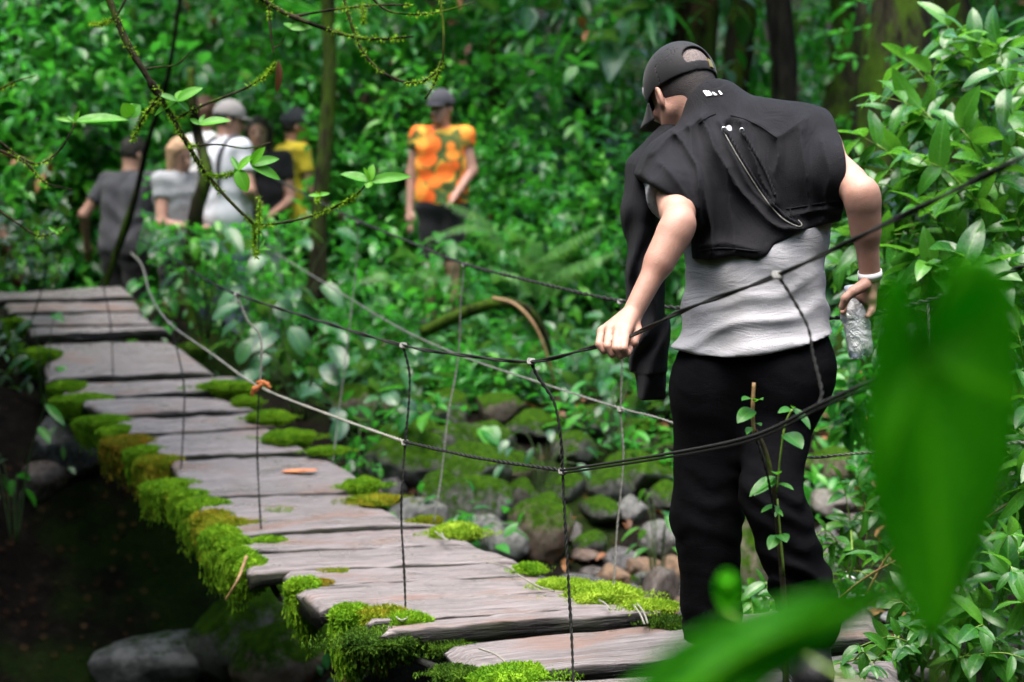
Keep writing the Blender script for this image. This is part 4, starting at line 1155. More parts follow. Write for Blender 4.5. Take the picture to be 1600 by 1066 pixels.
fern(P(838, 470, 10.2), [(P(852, 400, 10.1), P(938, 352, 10.0)), (P(845, 420, 10.2), P(842, 380, 10.2)), (P(880, 420, 10.1), P(955, 395, 10.0)), (P(810, 430, 10.2), P(775, 425, 10.1))], 'feathery pale fern left of the hanging black sleeve', .17)
fern(P(640, 470, 10.6), [(P(600, 425, 10.5), P(560, 440, 10.4)), (P(660, 420, 10.5), P(708, 440, 10.4)), (P(640, 410, 10.6), P(630, 385, 10.5))], 'small fern in the shade under the upper rope', .12)

# big leaved plants beside the slim dark tree
def broad_plant(px, py, d, n, L, label, seed, mat='leaf_teal', shape='round', ratio=.62, spread=.34):
    rg = np.random.default_rng(seed)
    d = min(d + .6, ray_ground(px, py + 48, d))
    b = P(px, py, d); b[2] = max(float(ground_z(b[0], b[1])), b[2] - .5)
    root = thing('broadleaf_plant', b, label, 'plant')
    mb = MB(); sm = MB()
    for k in range(n):
        a = rg.uniform(0, 6.28); h = P(px, py, d)[2] - b[2]
        e = b + np.array([math.cos(a) * spread * rg.uniform(.2, 1), math.sin(a) * spread * .8 * rg.uniform(.2, 1), h * rg.uniform(.35, 1.25) + .05])
        pp = spline([b + np.array([math.cos(a), math.sin(a), 0]) * .02, (b + e) / 2 + [0, 0, .08], e], 5)
        tube(sm, pp, np.linspace(.004, .002, len(pp)), 5)
        d_ = np.array([math.cos(a) * .8, math.sin(a) * .8 - .25, -.35 + rg.normal() * .2])
        leaves(mb, e[None], d_[None], (np.array([0, -.35, 1]) + rg.normal(size=3) * .3)[None], L * rg.uniform(.7, 1.2), L * ratio * rg.uniform(.85, 1.1), rg.random(), 8, 2, fold=.2, curl=.3, shape=shape)
    mb.build('foliage', M[mat], root); sm.build('stem', M['stem_dark'], root)
broad_plant(470, 520, 8.9, 11, .17, 'plant with large dull oval leaves at the foot of the slim tree', 1)
broad_plant(560, 600, 8.3, 9, .13, 'plant with round bluish leaves right of the tied rope', 2)
broad_plant(425, 470, 9.3, 10, .19, 'plant with broad dark leaves below the group of people', 3)
broad_plant(690, 640, 8.2, 7, .16, 'plant with one bright heart shaped leaf behind the sagging rope', 4, 'leaf_bg', 'heart', .6)
broad_plant(250, 480, 10.0, 12, .15, 'leafy plant at the right corner of the bridge end', 5, 'leaf_bg', 'heart', .5, .25)
broad_plant(320, 400, 10.6, 13, .2, 'tall broad leaved plant hiding the legs of the group', 6, 'leaf_teal', 'heart', .5, .35)
broad_plant(850, 700, 7.9, 12, .10, 'rosette of bluish toothed leaves between the ropes and boulders', 7, 'leaf_teal', 'ovate', .42, .3)
broad_plant(960, 620, 8.4, 12, .11, 'leafy herb beside the lower end of the black sleeve', 8, 'leaf_bg', 'ovate', .42, .3)
broad_plant(690, 400, 10.9, 16, .17, 'broad leaved plant covering the legs of the man in orange', 13, 'leaf_bg', 'heart', .5, .3)
broad_plant(450, 395, 10.7, 12, .2, 'broad leaved plant in front of the slim tree base', 9, 'leaf_teal', 'heart', .5, .3)
broad_plant(1030, 800, 7.2, 9, .09, 'small bright herb on the stream stones left of the hiker', 10, 'leaf_shrub', 'ovate', .42, .16)
broad_plant(70, 500, 8.6, 6, .13, 'dark leaf plant hanging at the left end of the far planks', 11, 'leaf_bg', 'heart', .5, .12)
broad_plant(20, 680, 7.6, 7, .14, 'green strap leaved plant on the shaded left bank', 12, 'leaf_bg', 'lance', .3, .2)

# ------------------------------------------------------------------ the bright shrubs at the right
def shrub(name, label, stems, L, mat, seed, ratio=.42, n=8, nu=2, pairs=8, shape='ovate', spread=.02, cat='shrub', thin=.0045, sub=1):
    """stems: list of photo-space polylines ((px, py, depth) ...) tracing real shoots"""
    rg = np.random.default_rng(seed)
    pts = [[P(*q) for q in s] for s in stems]
    root = thing(name, pts[0][0], label, cat)
    sm, mb = MB(), MB()
    acc = [[] for _ in range(6)]
    def shoot(p, r0, npairs, l0):
        p = spline(p, 8); m_ = len(p); t = unit(np.gradient(p, axis=0))
        tube(sm, p, np.linspace(r0, r0 * .4, m_), 6)
        ks = np.linspace(.22, 1, npairs)
        for q, k in enumerate(ks):
            i = min(m_ - 1, int(k * (m_ - 1))); tt = t[i]
            a = unit(np.cross(tt, [.1, .3, 1])); b = np.cross(tt, a)
            ph = q * 1.57 + rg.normal() * .35
            for s in ((0, 1) if k < .97 else (0, 1, 2)):
                rad = (a * math.cos(ph + s * math.pi) + b * math.sin(ph + s * math.pi)) if s < 2 else tt
                d = tt * (.55 if s < 2 else 1) + rad * .9; d[2] -= .35 * rg.random() + .1
                l = l0 * rg.uniform(.7, 1.25) * (.75 + .35 * math.sin(3.1 * min(k, .9)))
                acc[0].append(p[i]); acc[1].append(d); acc[2].append(np.array([0, -.25, 1]) + rg.normal(size=3) * .38)
                acc[3].append(l); acc[4].append(l * ratio * rg.uniform(.85, 1.15)); acc[5].append(np.clip(rg.normal(.45, .25), 0, 1))
        return p, t
    for s in pts:
        p, t = shoot(s, thin, pairs, L)
        for _ in range(sub):
            i = int(len(p) * rg.uniform(.3, .85)); d = unit(t[i] * .5 + np.array([rg.normal() * .8, -.4 + rg.normal() * .5, .35 + rg.normal() * .4])) * rg.uniform(.14, .30)
            shoot([p[i], p[i] + d * .5 + [0, 0, .02], p[i] + d - [0, 0, .015]], thin * .6, max(3, pairs // 2), L * .85)
    leaves(mb, *[np.array(k) for k in acc], n=n, nu=nu, fold=.28, curl=.34, shape=shape, wave=.02)
    sm.build('stem', M['twig_green'], root); mb.build('foliage', M[mat], root)
    return root
rg = np.random.default_rng(77)
def fan(bx, by, bd, targets, jit=12):
    out = []
    for tx, ty, td in targets:
        mx, my = bx + (tx - bx) * .55 + rg.normal() * jit, by + (ty - by) * .62 + rg.normal() * jit - 20
        out.append([(bx + rg.normal() * 18, by, bd + rg.normal() * .1), (mx, my, (bd + td) / 2), (tx + (bx - tx) * .15, ty + (by - ty) * .1 - 10, td), (tx, ty, td)])
    return out
shrub('leafy_shrub', 'tallest bright shrub at the upper right, glossy pointed leaves', fan(1640, 620, 6.6, [(1420, 95, 6.2), (1440, 170, 6.0), (1350, 215, 5.9), (1480, 40, 6.4), (1560, 70, 6.1), (1620, 30, 6.2), (1390, 265, 6.0), (1500, 200, 5.8), (1580, 190, 5.8), (1450, 260, 5.9), (1640, 140, 5.9), (1540, 260, 5.7), (1350, 300, 6.1), (1500, 120, 6.1), (1400, 180, 6.2), (1545, 130, 6.3)]), .165, 'leaf_shrub', 1, .40, pairs=7)
shrub('leafy_shrub', 'middle right shrub with broad pointed leaves behind the sloping rope', fan(1620, 760, 6.2, [(1405, 300, 5.9), (1370, 370, 5.8), (1450, 330, 5.7), (1520, 300, 5.6), (1590, 330, 5.6), (1430, 400, 5.6), (1500, 400, 5.5), (1580, 420, 5.5), (1395, 450, 5.7), (1340, 420, 6.0), (1470, 460, 5.6), (1640, 370, 5.6), (1380, 330, 6.1), (1410, 500, 5.8)]), .150, 'leaf_shrub', 2, .46, shape='heart', pairs=7)
shrub('leafy_shrub', 'right hand shrub with narrow leaves beside the blurred leaf', fan(1640, 980, 5.8, [(1590, 520, 5.4), (1560, 600, 5.3), (1610, 620, 5.2), (1570, 700, 5.2), (1600, 760, 5.1), (1540, 760, 5.3), (1570, 830, 5.1), (1630, 700, 5.1), (1510, 840, 5.2), (1530, 560, 5.6), (1610, 470, 5.5)]), .135, 'leaf_shrub', 3, .33, shape='lance')
shrub('leafy_shrub', 'low shrub in the bottom right corner, bright narrow leaves', fan(1600, 1090, 5.3, [(1480, 900, 5.0), (1520, 950, 4.9), (1570, 900, 4.9), (1450, 980, 4.9), (1600, 940, 4.8), (1540, 1010, 4.8), (1490, 1030, 4.8), (1420, 940, 5.1), (1390, 990, 5.0), (1590, 860, 5.0)]), .115, 'leaf_shrub', 4, .36, pairs=7, shape='lance')
shrub('leafy_herb', 'small herb with pale green leaves right of the knee of the hiker', fan(1340, 930, 6.0, [(1300, 850, 5.8), (1330, 860, 5.7), (1360, 800, 5.9), (1290, 905, 5.7), (1380, 850, 5.8), (1345, 760, 6.0), (1320, 820, 5.9), (1280, 870, 5.9)]), .085, 'leaf_shrub', 5, .38, pairs=5, cat='plant', sub=1)
shrub('leafy_herb', 'small herb seen between the legs of the hiker', fan(1200, 985, 5.9, [(1170, 930, 5.7), (1195, 915, 5.7), (1220, 940, 5.7), (1180, 955, 5.7)]), .085, 'leaf_shrub', 6, .40, pairs=4, cat='plant', sub=1)
shrub('leafy_herb', 'bright herb at the bottom between the rock slab and the corner shrub', fan(1440, 1080, 5.0, [(1395, 1000, 4.85), (1420, 975, 4.9), (1375, 1030, 4.85), (1440, 1010, 4.8), (1300, 1040, 4.6), (1340, 1055, 4.6)]), .075, 'leaf_shrub', 7, .42, pairs=4, cat='plant', sub=1)
shrub('leafy_herb', 'dark leafy herb on the slope right of the hiker at hip height', fan(1350, 700, 7.2, [(1330, 560, 7.0), (1360, 600, 7.0), (1310, 610, 7.1), (1340, 640, 7.0), (1390, 640, 7.0), (1320, 670, 7.0), (1370, 540, 7.1), (1400, 580, 7.0)]), .10, 'leaf_bg', 8, .44, pairs=6, cat='plant', n=6)
shrub('leafy_herb', 'herb with broad dim leaves behind the water bottle', fan(1370, 560, 7.6, [(1330, 400, 7.4), (1310, 430, 7.5), (1350, 460, 7.4), (1320, 380, 7.6), (1390, 420, 7.4)]), .15, 'leaf_teal', 9, .55, pairs=4, shape='heart', cat='plant', n=6)
# the thin young plant standing in front of the hiker's legs
yp = thing('young_plant', P(1228, 1075, 3.85), 'thin young plant with a cut orange stalk in front of the black trousers', 'plant')
mb = MB(); tube(mb, spline([P(1228, 1078, 3.85), P(1226, 960, 3.85), P(1218, 850, 3.84), P(1208, 760, 3.83), P(1196, 705, 3.82), P(1180, 672, 3.82)], 6), np.linspace(.0075, .0045, 31), 7); mb.build('stem', M['twig'], yp)
mb = MB(); tube(mb, spline([P(1178, 680, 3.82), P(1176, 640, 3.82), P(1178, 598, 3.82)], 6), .0042, 7); mb.build('cut_stalk', M['stalk'], yp)
mb = MB(); tube(mb, spline([P(1214, 770, 3.83), P(1221, 700, 3.80), P(1228, 660, 3.79), P(1238, 640, 3.78)], 6), .0024, 6); tube(mb, spline([P(1225, 900, 3.84), P(1214, 780, 3.83)], 6), .003, 6); mb.build('side_stem', M['twig_green'], yp)
mb = MB()
LV = [((1178, 625), (-26, -14), 36, .5), ((1180, 628), (14, -18), 32, .5), ((1177, 640), (-34, 18), 42, .62), ((1180, 662), (18, -6), 24, .5), ((1175, 668), (-16, 8), 26, .5),
      ((1237, 640), (-30, -4), 34, .42), ((1238, 638), (38, 26), 50, .34), ((1238, 638), (8, -16), 20, .4), ((1226, 678), (32, 14), 46, .7), 
      ((1212, 748), (-44, 20), 52, .5), ((1212, 745), (-60, 26), 58, .34), ((1214, 742), (-4, -16), 44, .4), ((1216, 756), (36, 2), 34, .3), ((1212, 790), (-36, 4), 36, .3), ((1212, 795), (18, 10), 26, .3), ((1216, 790), (-10, 26), 26, .3), ((1214, 838), (-18, 22), 34, .6), ((1216, 836), (20, 6), 30, .8)]
for (bx, by), (dx, dy), l, ra in LV:
    b = P(bx, by, 3.81); e = P(bx + dx, by + dy, 3.75); dv = e - b
    leaves(mb, b[None], dv[None], (np.array([0, -.55, 1]) + RNG.normal(size=3) * .15)[None], l / FPX * 3.8, l * ra / FPX * 3.8, RNG.random() * .6, 8, 2, fold=.25, curl=.28)
mb.build('foliage', M['leaf_young'], yp)

# ------------------------------------------------------------------ big out-of-focus plant close to the lens
np_ = thing('large_leaf_plant', P(1468, 1120, 1.12), 'close broad leaved plant, its hanging leaf blurred and large', 'plant')
def big_leaf(outline, base, tip, d0, d1, name, bulge=.012, rn=.5, nseg=26):
    """blade between left and right outline curves (photo px), with a real midrib fold and thickness"""
    (lx, rx) = outline
    t = np.linspace(0, 1, nseg)
    Lc = spline([(*q, 0) for q in lx], 10); Rc = spline([(*q, 0) for q in rx], 10)
    li = np.linspace(0, len(Lc) - 1, nseg); L_ = np.stack([np.interp(li, np.arange(len(Lc)), Lc[:, i]) for i in (0, 1)], -1)
    ri = np.linspace(0, len(Rc) - 1, nseg); R_ = np.stack([np.interp(ri, np.arange(len(Rc)), Rc[:, i]) for i in (0, 1)], -1)
    U = np.linspace(-1, 1, 17); V, A = [], []
    for k in range(nseg):
        for u in U:
            q = L_[k] * (1 - u) / 2 + R_[k] * (1 + u) / 2
            d = d0 + (d1 - d0) * t[k] + bulge * (1.6 * abs(u) - .9 * u * u) + .004 * math.sin(9 * t[k] + 3 * abs(u))
            V.append(P(q[0], q[1], d)); A.append((u, t[k], rn))
    V = np.array(V); m_ = len(U)
    i, j = np.meshgrid(np.arange(nseg - 1), np.arange(m_ - 1), indexing='ij'); b_ = (i * m_ + j).ravel()
    F = np.stack([b_, b_ + 1, b_ + m_ + 1, b_ + m_], -1)
    mb = MB(); mb.add(V, F, np.array(A))
    o = mb.build(name, M['leaf_near'], np_)
    s = o.modifiers.new('thickness', 'SOLIDIFY'); s.thickness = .0006
    return o
def heart_leaf(ctr, outline, d0, name, rn=.5, ribs=7):
    """palmately veined blade: rings from the stalk to the outline, cupped between the ribs"""
    ol = spline([(*q, 0) for q in outline], 12)[:, :2]; n = len(ol); c = np.array(ctr, float)
    rr = np.linspace(0, 1, 15); w = np.linspace(-1, 1, n)
    V, A = [], []
    for r_ in rr:
        for k in range(n):
            q = c + (ol[k] - c) * r_
            ph = (w[k] * .5 + .5) * (ribs - 1); u = abs(ph - round(ph)) * 2
            d = d0 + .020 * r_ * r_ * math.cos(w[k] * 3.0) + .011 * u * r_ * (1.2 - r_) + .004 * math.sin(13 * w[k] + 5 * r_) * r_ - .018 * (1 - abs(w[k])) * r_
            V.append(P(q[0], q[1], d)); A.append((u * (1 - .2 * r_), r_, rn))
    i, j = np.meshgrid(np.arange(14), np.arange(n - 1), indexing='ij'); b_ = (i * n + j).ravel()
    mb = MB(); mb.add(np.array(V), np.stack([b_, b_ + 1, b_ + n + 1, b_ + n], -1), np.array(A))
    o = mb.build(name, M['leaf_near'], np_); s = o.modifiers.new('thickness', 'SOLIDIFY'); s.thickness = .0006
    return o
heart_leaf((1438, 560), [(1436, 520), (1424, 455), (1396, 428), (1372, 470), (1354, 590), (1348, 710), (1366, 820), (1408, 930), (1456, 1016), (1508, 925), (1562, 800), (1592, 670), (1596, 540), (1574, 430), (1524, 398), (1474, 424), (1446, 500), (1438, 524)], 1.0, 'leaf', .35)
big_leaf(([(1408, 905), (1300, 920), (1180, 948), (1060, 1000), (960, 1090)], [(1412, 925), (1330, 985), (1230, 1050), (1160, 1105), (1080, 1150)]), 0, 0, 1.06, .96, 'leaf', .01, .05)
big_leaf(([(1128, 890), (1116, 910), (1118, 935), (1130, 958)], [(1140, 890), (1158, 905), (1160, 930), (1140, 958)]), 0, 0, 1.6, 1.6, 'leaf', .005, .9)
mb = MB(); tube(mb, spline([P(1470, 1130, 1.14), P(1462, 980, 1.12), P(1450, 760, 1.09), P(1436, 565, 1.04)], 8), .0022, 7)
tube(mb, spline([P(1475, 1130, 1.14), P(1450, 980, 1.12), P(1410, 915, 1.06)], 8), .0022, 7); tube(mb, spline([P(1440, 1130, 1.3), P(1250, 1020, 1.5), P(1136, 955, 1.6)], 8), .0018, 7); mb.build('stem', M['twig_green'], np_)

# ------------------------------------------------------------------ mossy twigs hanging into the top left
def twig_thing(label, lines, sprigs_=(), d=3.7, name='mossy_branch', fresh='leaf_fresh', moss=260, cat='branch'):
    l0 = lines[0]
    root = thing(name, P(*l0[0][0], d), label, cat)
    mb, ms = MB(), MB(); made = []
    for pts, r0, r1 in lines:
        rgz = np.cumsum(RNG.normal(size=len(pts)) * .008); rgz -= rgz[0]
        w = [P(x, y, d + z) for (x, y), z in zip(pts, rgz)]
        if made:                                   # a side twig starts inside the stem it leaves
            a_ = np.concatenate(made); ax_, ay_, _ = project(a_)
            k_ = int(np.argmin((ax_ - pts[0][0]) ** 2 + (ay_ - pts[0][1]) ** 2))
            if math.hypot(ax_[k_] - pts[0][0], ay_[k_] - pts[0][1]) < 25:
                sh_ = a_[k_] - w[0]; w = [q_ + sh_ for q_ in w]
        p, r = spline(w, 10, [r0, r1]); made.append(p); r = r * (1 + .25 * (vnoise(p, 90) - .5) + .35 * (vnoise(p, 40, 3) > .78))
        tube(mb, p, r, 8, jit=.15)
        k = int(moss * len(p) / 60); i = RNG.integers(0, len(p), k)
        keep = vnoise(p[i], 14, 2) > .45; i = i[keep]
        o_ = rand_unit(len(i)); spikes(ms, p[i] + o_ * (r[i] * .8)[:, None], o_, .008, .0024, .6 + .4 * RNG.random(len(i)), .8, .3)
    mb.build('stem', M['twig'], root)
    if ms.n: ms.build('moss', M['moss'], root)
    if sprigs_:
        lf = MB(); st = MB()
        for (bx, by), lv in sprigs_:
            for (dx, dy), ra in lv:
                b = P(bx, by, d); l = math.hypot(dx, dy); e = P(bx + dx, by + dy, d + RNG.normal() * .02)
                leaves(lf, b[None], (e - b)[None], (np.array([0, -1.0, .75]) + RNG.normal(size=3) * .2)[None], l / FPX * d * 1.05, l * ra / FPX * d * 1.15, RNG.random(), 9, 2, fold=.3, curl=.16, shape='ovate')
        lf.build('foliage', M[fresh], root)
    return root
twig_thing('long mossy branch slanting down across the upper left, with small side twigs', [
    ([(163, -20), (195, 60), (230, 120), (262, 172), (292, 224), (322, 272), (360, 315), (398, 352)], .0078, .0028),
    ([(246, 152), (224, 180), (204, 218)], .0042, .0022), ([(277, 186), (330, 160), (390, 136), (424, 114), (437, 97)], .0030, .0018),
    ([(300, 226), (345, 223), (390, 229), (429, 220)], .0022, .0012), ([(237, 98), (262, 94), (290, 90), (312, 70)], .0024, .0012),
    ([(197, -2), (182, 24), (164, 36), (143, 37)], .0028, .0016), ([(398, 352), (398, 378), (399, 402)], .0024, .0018),
    ([(322, 272), (345, 275), (372, 268)], .0016, .001), ([(398, 352), (430, 350), (480, 340), (520, 325), (556, 306), (578, 284)], .0026, .0018),
    ([(405, 310), (405, 350), (404, 396)], .0013, .001), ([(493, 340), (496, 325), (500, 306)], .0012, .0008)],
    [((203, 183), [((-10, -22), .9), ((14, -20), .9), ((4, -30), .5)]), ((277, 158), [((12, -24), .5), ((36, -24), .42), ((-30, -14), .3), ((-44, 20), .3), ((20, 14), .5)]),
     ((312, 195), [((46, -12), .36), ((-20, -14), .3), ((8, -22), .3)]), ((372, 266), [((-16, 14), .9), ((22, -26), .4), ((14, 34), .55), ((-12, -26), .3)]), ((392, 258), [((44, -14), .34), ((46, 18), .34), ((20, -30), .4)]),
     ((578, 284), [((-46, -18), .34), ((64, -14), .26), ((4, -28), .4), ((-8, -22), .3), ((-6, 12), .8)]), ((500, 306), [((-18, -2), .4), ((16, -6), .4), ((4, -12), .4)]),
     ((404, 390), [((14, -6), .2), ((22, -2), .2), ((-8, -8), .2), ((10, -16), .2)])], 3.7, moss=900)
twig_thing('bare mossy branch crossing the top with a forked tip', [
    ([(392, -14), (440, 18), (500, 42), (555, 58), (600, 61), (646, 57)], .0052, .0022), ([(458, 20), (530, 8), (590, 2), (640, 2)], .0026, .0016),
    ([(425, -6), (428, 40), (433, 74)], .0030, .0018), ([(433, 74), (446, 66), (453, 50)], .0016, .0008), ([(566, -2), (567, 14), (567, 24)], .003, .002)],
    [((452, 44), [((-10, -22), .5), ((34, -4), .4)])], 3.65, moss=520)
twig_thing('vine hanging from the top in a wide loop', [
    ([(534, -14), (553, 50), (572, 88), (600, 115), (640, 130), (672, 121), (690, 98), (693, 50), (686, -14)], .0030, .0030),
    ([(690, 98), (678, 132), (664, 155)], .0024, .0018), ([(576, -8), (600, 14), (630, 22), (680, 20), (742, 4)], .0026, .0012)], (), 3.75, 'hanging_vine', moss=420, cat='vine')
twig_thing('curved twig at the left edge ending in a tuft of fresh leaves', [
    ([(-20, 208), (0, 222), (30, 245), (60, 256), (90, 238), (112, 205), (117, 192)], .0032, .0014)],
    [((117, 190), [((78, -12), .24), ((56, -2), .22), ((-34, -8), .2), ((6, -18), .4), ((-12, -10), .3)])], 3.6, moss=200)
twig_thing('lower curved twig at the left edge without leaves', [([(-20, 222), (0, 235), (40, 255), (70, 285), (112, 297)], .003, .0012)], (), 3.55, moss=240)
twig_thing('short twig low at the left edge with a budding tip', [([(-20, 318), (0, 330), (40, 358), (62, 369), (95, 362)], .003, .0012)], [((88, 362), [((14, -10), .3), ((-14, -8), .3), ((6, 8), .3)])], 3.6, moss=200)
twig_thing('straight dark twig at the left edge above the curved ones', [([(-20, 152), (0, 140), (20, 129), (55, 118)], .003, .0012)], (), 3.5, moss=60)
dl = thing('dead_leaf', P(433, 92, 3.65), 'single brown dead leaf hanging from the top branch', 'leaf')
mb = MB(); leaves(mb, P(434, 94, 3.65)[None], np.array([[0.02, 0, -1]]), np.array([[.6, -1, 0]]), .070, .016, .2, 8, 2, fold=.9, curl=.2, shape='lance'); mb.build('blade', M['leaf_dead'], dl)
# ------------------------------------------------------------------ the hiker on the bridge
f32 = np.float32
J = dict(hipL=P(1124, 606, 4.45), hipR=P(1230, 600, 4.38), kneL=P(1104, 800, 4.44), kneR=P(1203, 768, 4.28), ankL=P(1114, 985, 4.46), ankR=P(1268, 960, 4.30),
         shL=P(1052, 276, 4.47), shR=P(1268, 238, 4.44), elL=P(1061, 350, 4.22), elR=P(1347, 302, 4.24), wrL=P(990, 487, 4.17), wrR=P(1360, 436, 4.31),
         nk=P(1124, 190, 4.55), hd=P(1066, 144, 4.62))
DIRB = np.array([-.33, .944, 0])
# head frame
HF = unit(np.array([-.42, .77, -.48])); HL = unit(np.cross([0, 0, 1], HF)); HU = np.cross(HF, HL)
HU = unit(HU + HL * .05); HL = unit(np.cross(HU, HF))
HAX = np.array([HF, HL, HU])
def H(f, l, u): return J['hd'] + HF * f + HL * l + HU * u
def head_sdf(p):
    d = s_ell(p, H(-.005, 0, .022), HAX, (.096, .076, .098))
    d = smin(d, s_ell(p, H(.028, 0, -.055), HAX, (.064, .058, .075)), .03)
    d = smin(d, s_cone(p, H(.070, 0, -.105), H(.055, 0, -.100), .022, .028), .03)
    for s in (1, -1):
        d = smin(d, s_cone(p, H(.045, s * .042, -.092), H(0, s * .056, -.055), .022, .022), .025)
        d = smin(d, s_ell(p, H(.068, s * .040, -.028), HAX, (.022, .024, .016)), .014)
        d = smax(d, -s_ell(p, H(.096, s * .032, -.008), HAX, (.014, .018, .011)), .012)
        ear = s_ell(p, H(-.006, s * .082, -.018), np.array([HF * .92 - HL * s * .38, HL * s * .92 + HF * .38, HU]), (.019, .0085, .033))
        ear = smax(ear, -s_ell(p, H(-.002, s * .091, -.014), HAX, (.010, .007, .019)), .004)
        d = smin(d, ear, .006)
    d = smin(d, s_cone(p, H(.090, 0, -.012), H(.112, 0, -.048), .009, .015), .012)
    d = smin(d, s_ell(p, H(.090, 0, -.078), HAX, (.012, .024, .007)), .008)
    d = smin(d, s_ell(p, H(.087, 0, -.092), HAX, (.012, .020, .008)), .008)
    d = smin(d, s_cone(p, H(-.035, 0, -.05), J['nk'], .056, .062), .03)
    return d
def torso_sdf(p):
    d = s_cone(p, P(1130, 575, 4.43), P(1143, 330, 4.46), .084, .098)
    d = smin(d, s_cone(p, P(1236, 565, 4.38), P(1212, 400, 4.40), .086, .090), .06)
    d = smin(d, s_cone(p, P(1212, 400, 4.40), P(1236, 300, 4.42), .090, .105), .06)
    d = smin(d, s_cone(p, P(1126, 275, 4.47), P(1244, 262, 4.44), .112, .112), .06)
    d = smin(d, s_cone(p, P(1124, 215, 4.52), P(1235, 225, 4.46), .075, .085), .06)
    d = smin(d, s_cone(p, J['nk'], J['shR'] + [0, 0, .01], .060, .064), .05)
    d = smin(d, s_cone(p, J['nk'], J['shL'] + [0, 0, .01], .056, .056), .05)
    d = smin(d, s_cone(p, P(1185, 560, 4.33), P(1180, 420, 4.36), .06, .06), .05)
    return d
def leg_sdf(p, k=.04):
    d = s_cone(p, J['hipL'] + [0, 0, .02], J['hipR'] + [0, 0, .02], .106, .106)
    for s, r in (('L', (.107, .075, .058)), ('R', (.086, .060, .056))):
        d = smin(d, s_cone(p, J['hip' + s] - [0, 0, .02] - ([.016, 0, .02] if s == 'R' else [0, 0, 0]), J['kne' + s], r[0], r[1]), k)
        d = smin(d, s_cone(p, J['kne' + s], J['ank' + s], r[1], r[2]), k * .6)
        a, b = J['kne' + s], J['ank' + s]
        d = smin(d, s_cone(p, a + (b - a) * .18 + [0, -.02, 0], a + (b - a) * .5 + [0, -.022, 0], .058, .05), .03)
    d = smin(d, s_ell(p, J['hipL'] + [-.01, -.045, -.02], np.eye(3), (.085, .075, .10)), .05)
    d = smin(d, s_ell(p, J['hipR'] + [-.02, -.045, 0], np.eye(3), (.080, .075, .085)), .05)
    return d
def arm_up_sdf(p):
    d = s_cone(p, J['shL'], J['elL'], .060, .047)
    return np.minimum(d, s_cone(p, J['shR'], J['elR'], .064, .048))
def arm_sdf(p):
    d = None
    for s in 'LR':
        sh, el, wr = J['sh' + s], J['el' + s], J['wr' + s]
        a = s_cone(p, sh, el, .053, .036)
        a = smin(a, s_cone(p, sh + (el - sh) * .3, sh + (el - sh) * .75, .041, .040), .02)
        a = smin(a, s_cone(p, el, wr, .034, .0245), .025)
        a = smin(a, s_cone(p, el + (wr - el) * .14, el + (wr - el) * .42, .036, .031), .03)
        d = a if d is None else np.minimum(d, a)
    return d
def chain(p, pts, rs, k=.006):
    d = None
    for i in range(len(pts) - 1):
        c = s_cone(p, pts[i], pts[i + 1], rs[i], rs[i + 1])
        d = c if d is None else smin(d, c, k)
    return d
HAND = []
# left hand, closed over the hand rail: knuckles up, fingers down over the rope and back underneath
kn = [P(941, 521, 4.150), P(953, 516, 4.130), P(966, 517, 4.115), P(978, 522, 4.108)]
kn = [k + [0, 0, .004] for k in kn]
W_L = J['wrL']
for i, k in enumerate(kn):
    down = P(*[(936, 538), (949, 541), (962, 544), (974, 544)][i], [4.120, 4.092, 4.070, 4.064][i])
    tip = P(*[(944, 548), (957, 554), (969, 556), (979, 553)][i], [4.118, 4.094, 4.078, 4.075][i])
    end = P(*[(955, 542), (966, 546), (976, 548), (984, 546)][i], [4.16, 4.14, 4.125, 4.115][i])
    HAND.append(('L', [W_L + (k - W_L) * .35, k], [.017, .0125], .012))
    HAND.append(('L', [k, down, tip, end], [.0112, .0098, .0092, .0082], .002))
HAND.append(('L', [P(988, 498, 4.17), P(996, 519, 4.14), P(990, 535, 4.125), P(978, 542, 4.13)], [.017, .0125, .0105, .009], .006))
# right hand over the neck of the bottle
W_R = J['wrR']
kr = [P(1336, 458, 4.335), P(1346, 462, 4.325), P(1355, 465, 4.315), P(1362, 466, 4.300)]
for i, k in enumerate(kr):
    HAND.append(('R', [W_R + (k - W_R) * .3, k], [.017, .0120], .012))
fr = [[P(1327, 462, 4.335), P(1319, 474, 4.325), P(1317, 488, 4.31)],
      [P(1342, 474, 4.352), P(1338, 487, 4.352), P(1331, 494, 4.345)],
      [P(1355, 477, 4.340), P(1355, 489, 4.335), P(1350, 497, 4.33)],
      [P(1363, 476, 4.305), P(1362, 486, 4.298), P(1356, 494, 4.292)]]
for i, k in enumerate(kr):
    HAND.append(('R', [k] + fr[i], [.0115, .0102, .0094, .0080], .003))
HAND.append(('R', [P(1350, 446, 4.285), P(1334, 455, 4.272), P(1321, 466, 4.272), P(1316, 480, 4.282)], [.016, .0125, .0105, .0088], .005))
def hand_sdf(p):
    out = np.full(len(p), 1.0, f32)
    for side, c in (('L', P(965, 522, 4.13)), ('R', P(1345, 465, 4.31))):
        dist = np.linalg.norm(p - c.astype(f32), axis=-1)
        m = dist < .17
        out[~m] = np.minimum(out[~m], dist[~m] - .1)
        if not m.any(): continue
        q = p[m]; palm = None; fing = None
        for s, pts, rs, k in HAND:
            if s != side: continue
            x = chain(q, pts, rs, k)
            if len(pts) == 2: palm = x if palm is None else smin(palm, x, .010)
            else: fing = x if fing is None else np.minimum(fing, x)
        out[m] = np.minimum(out[m], smin(palm, fing, .005))
    return out
def body_sdf(p):
    d = smin(torso_sdf(p), leg_sdf(p), .05)
    d = smin(d, head_sdf(p), .03)
    a = smin(arm_sdf(p), hand_sdf(p), .012)
    return smin(d, a, .035)
HO = P(1190, 1064, 4.4)
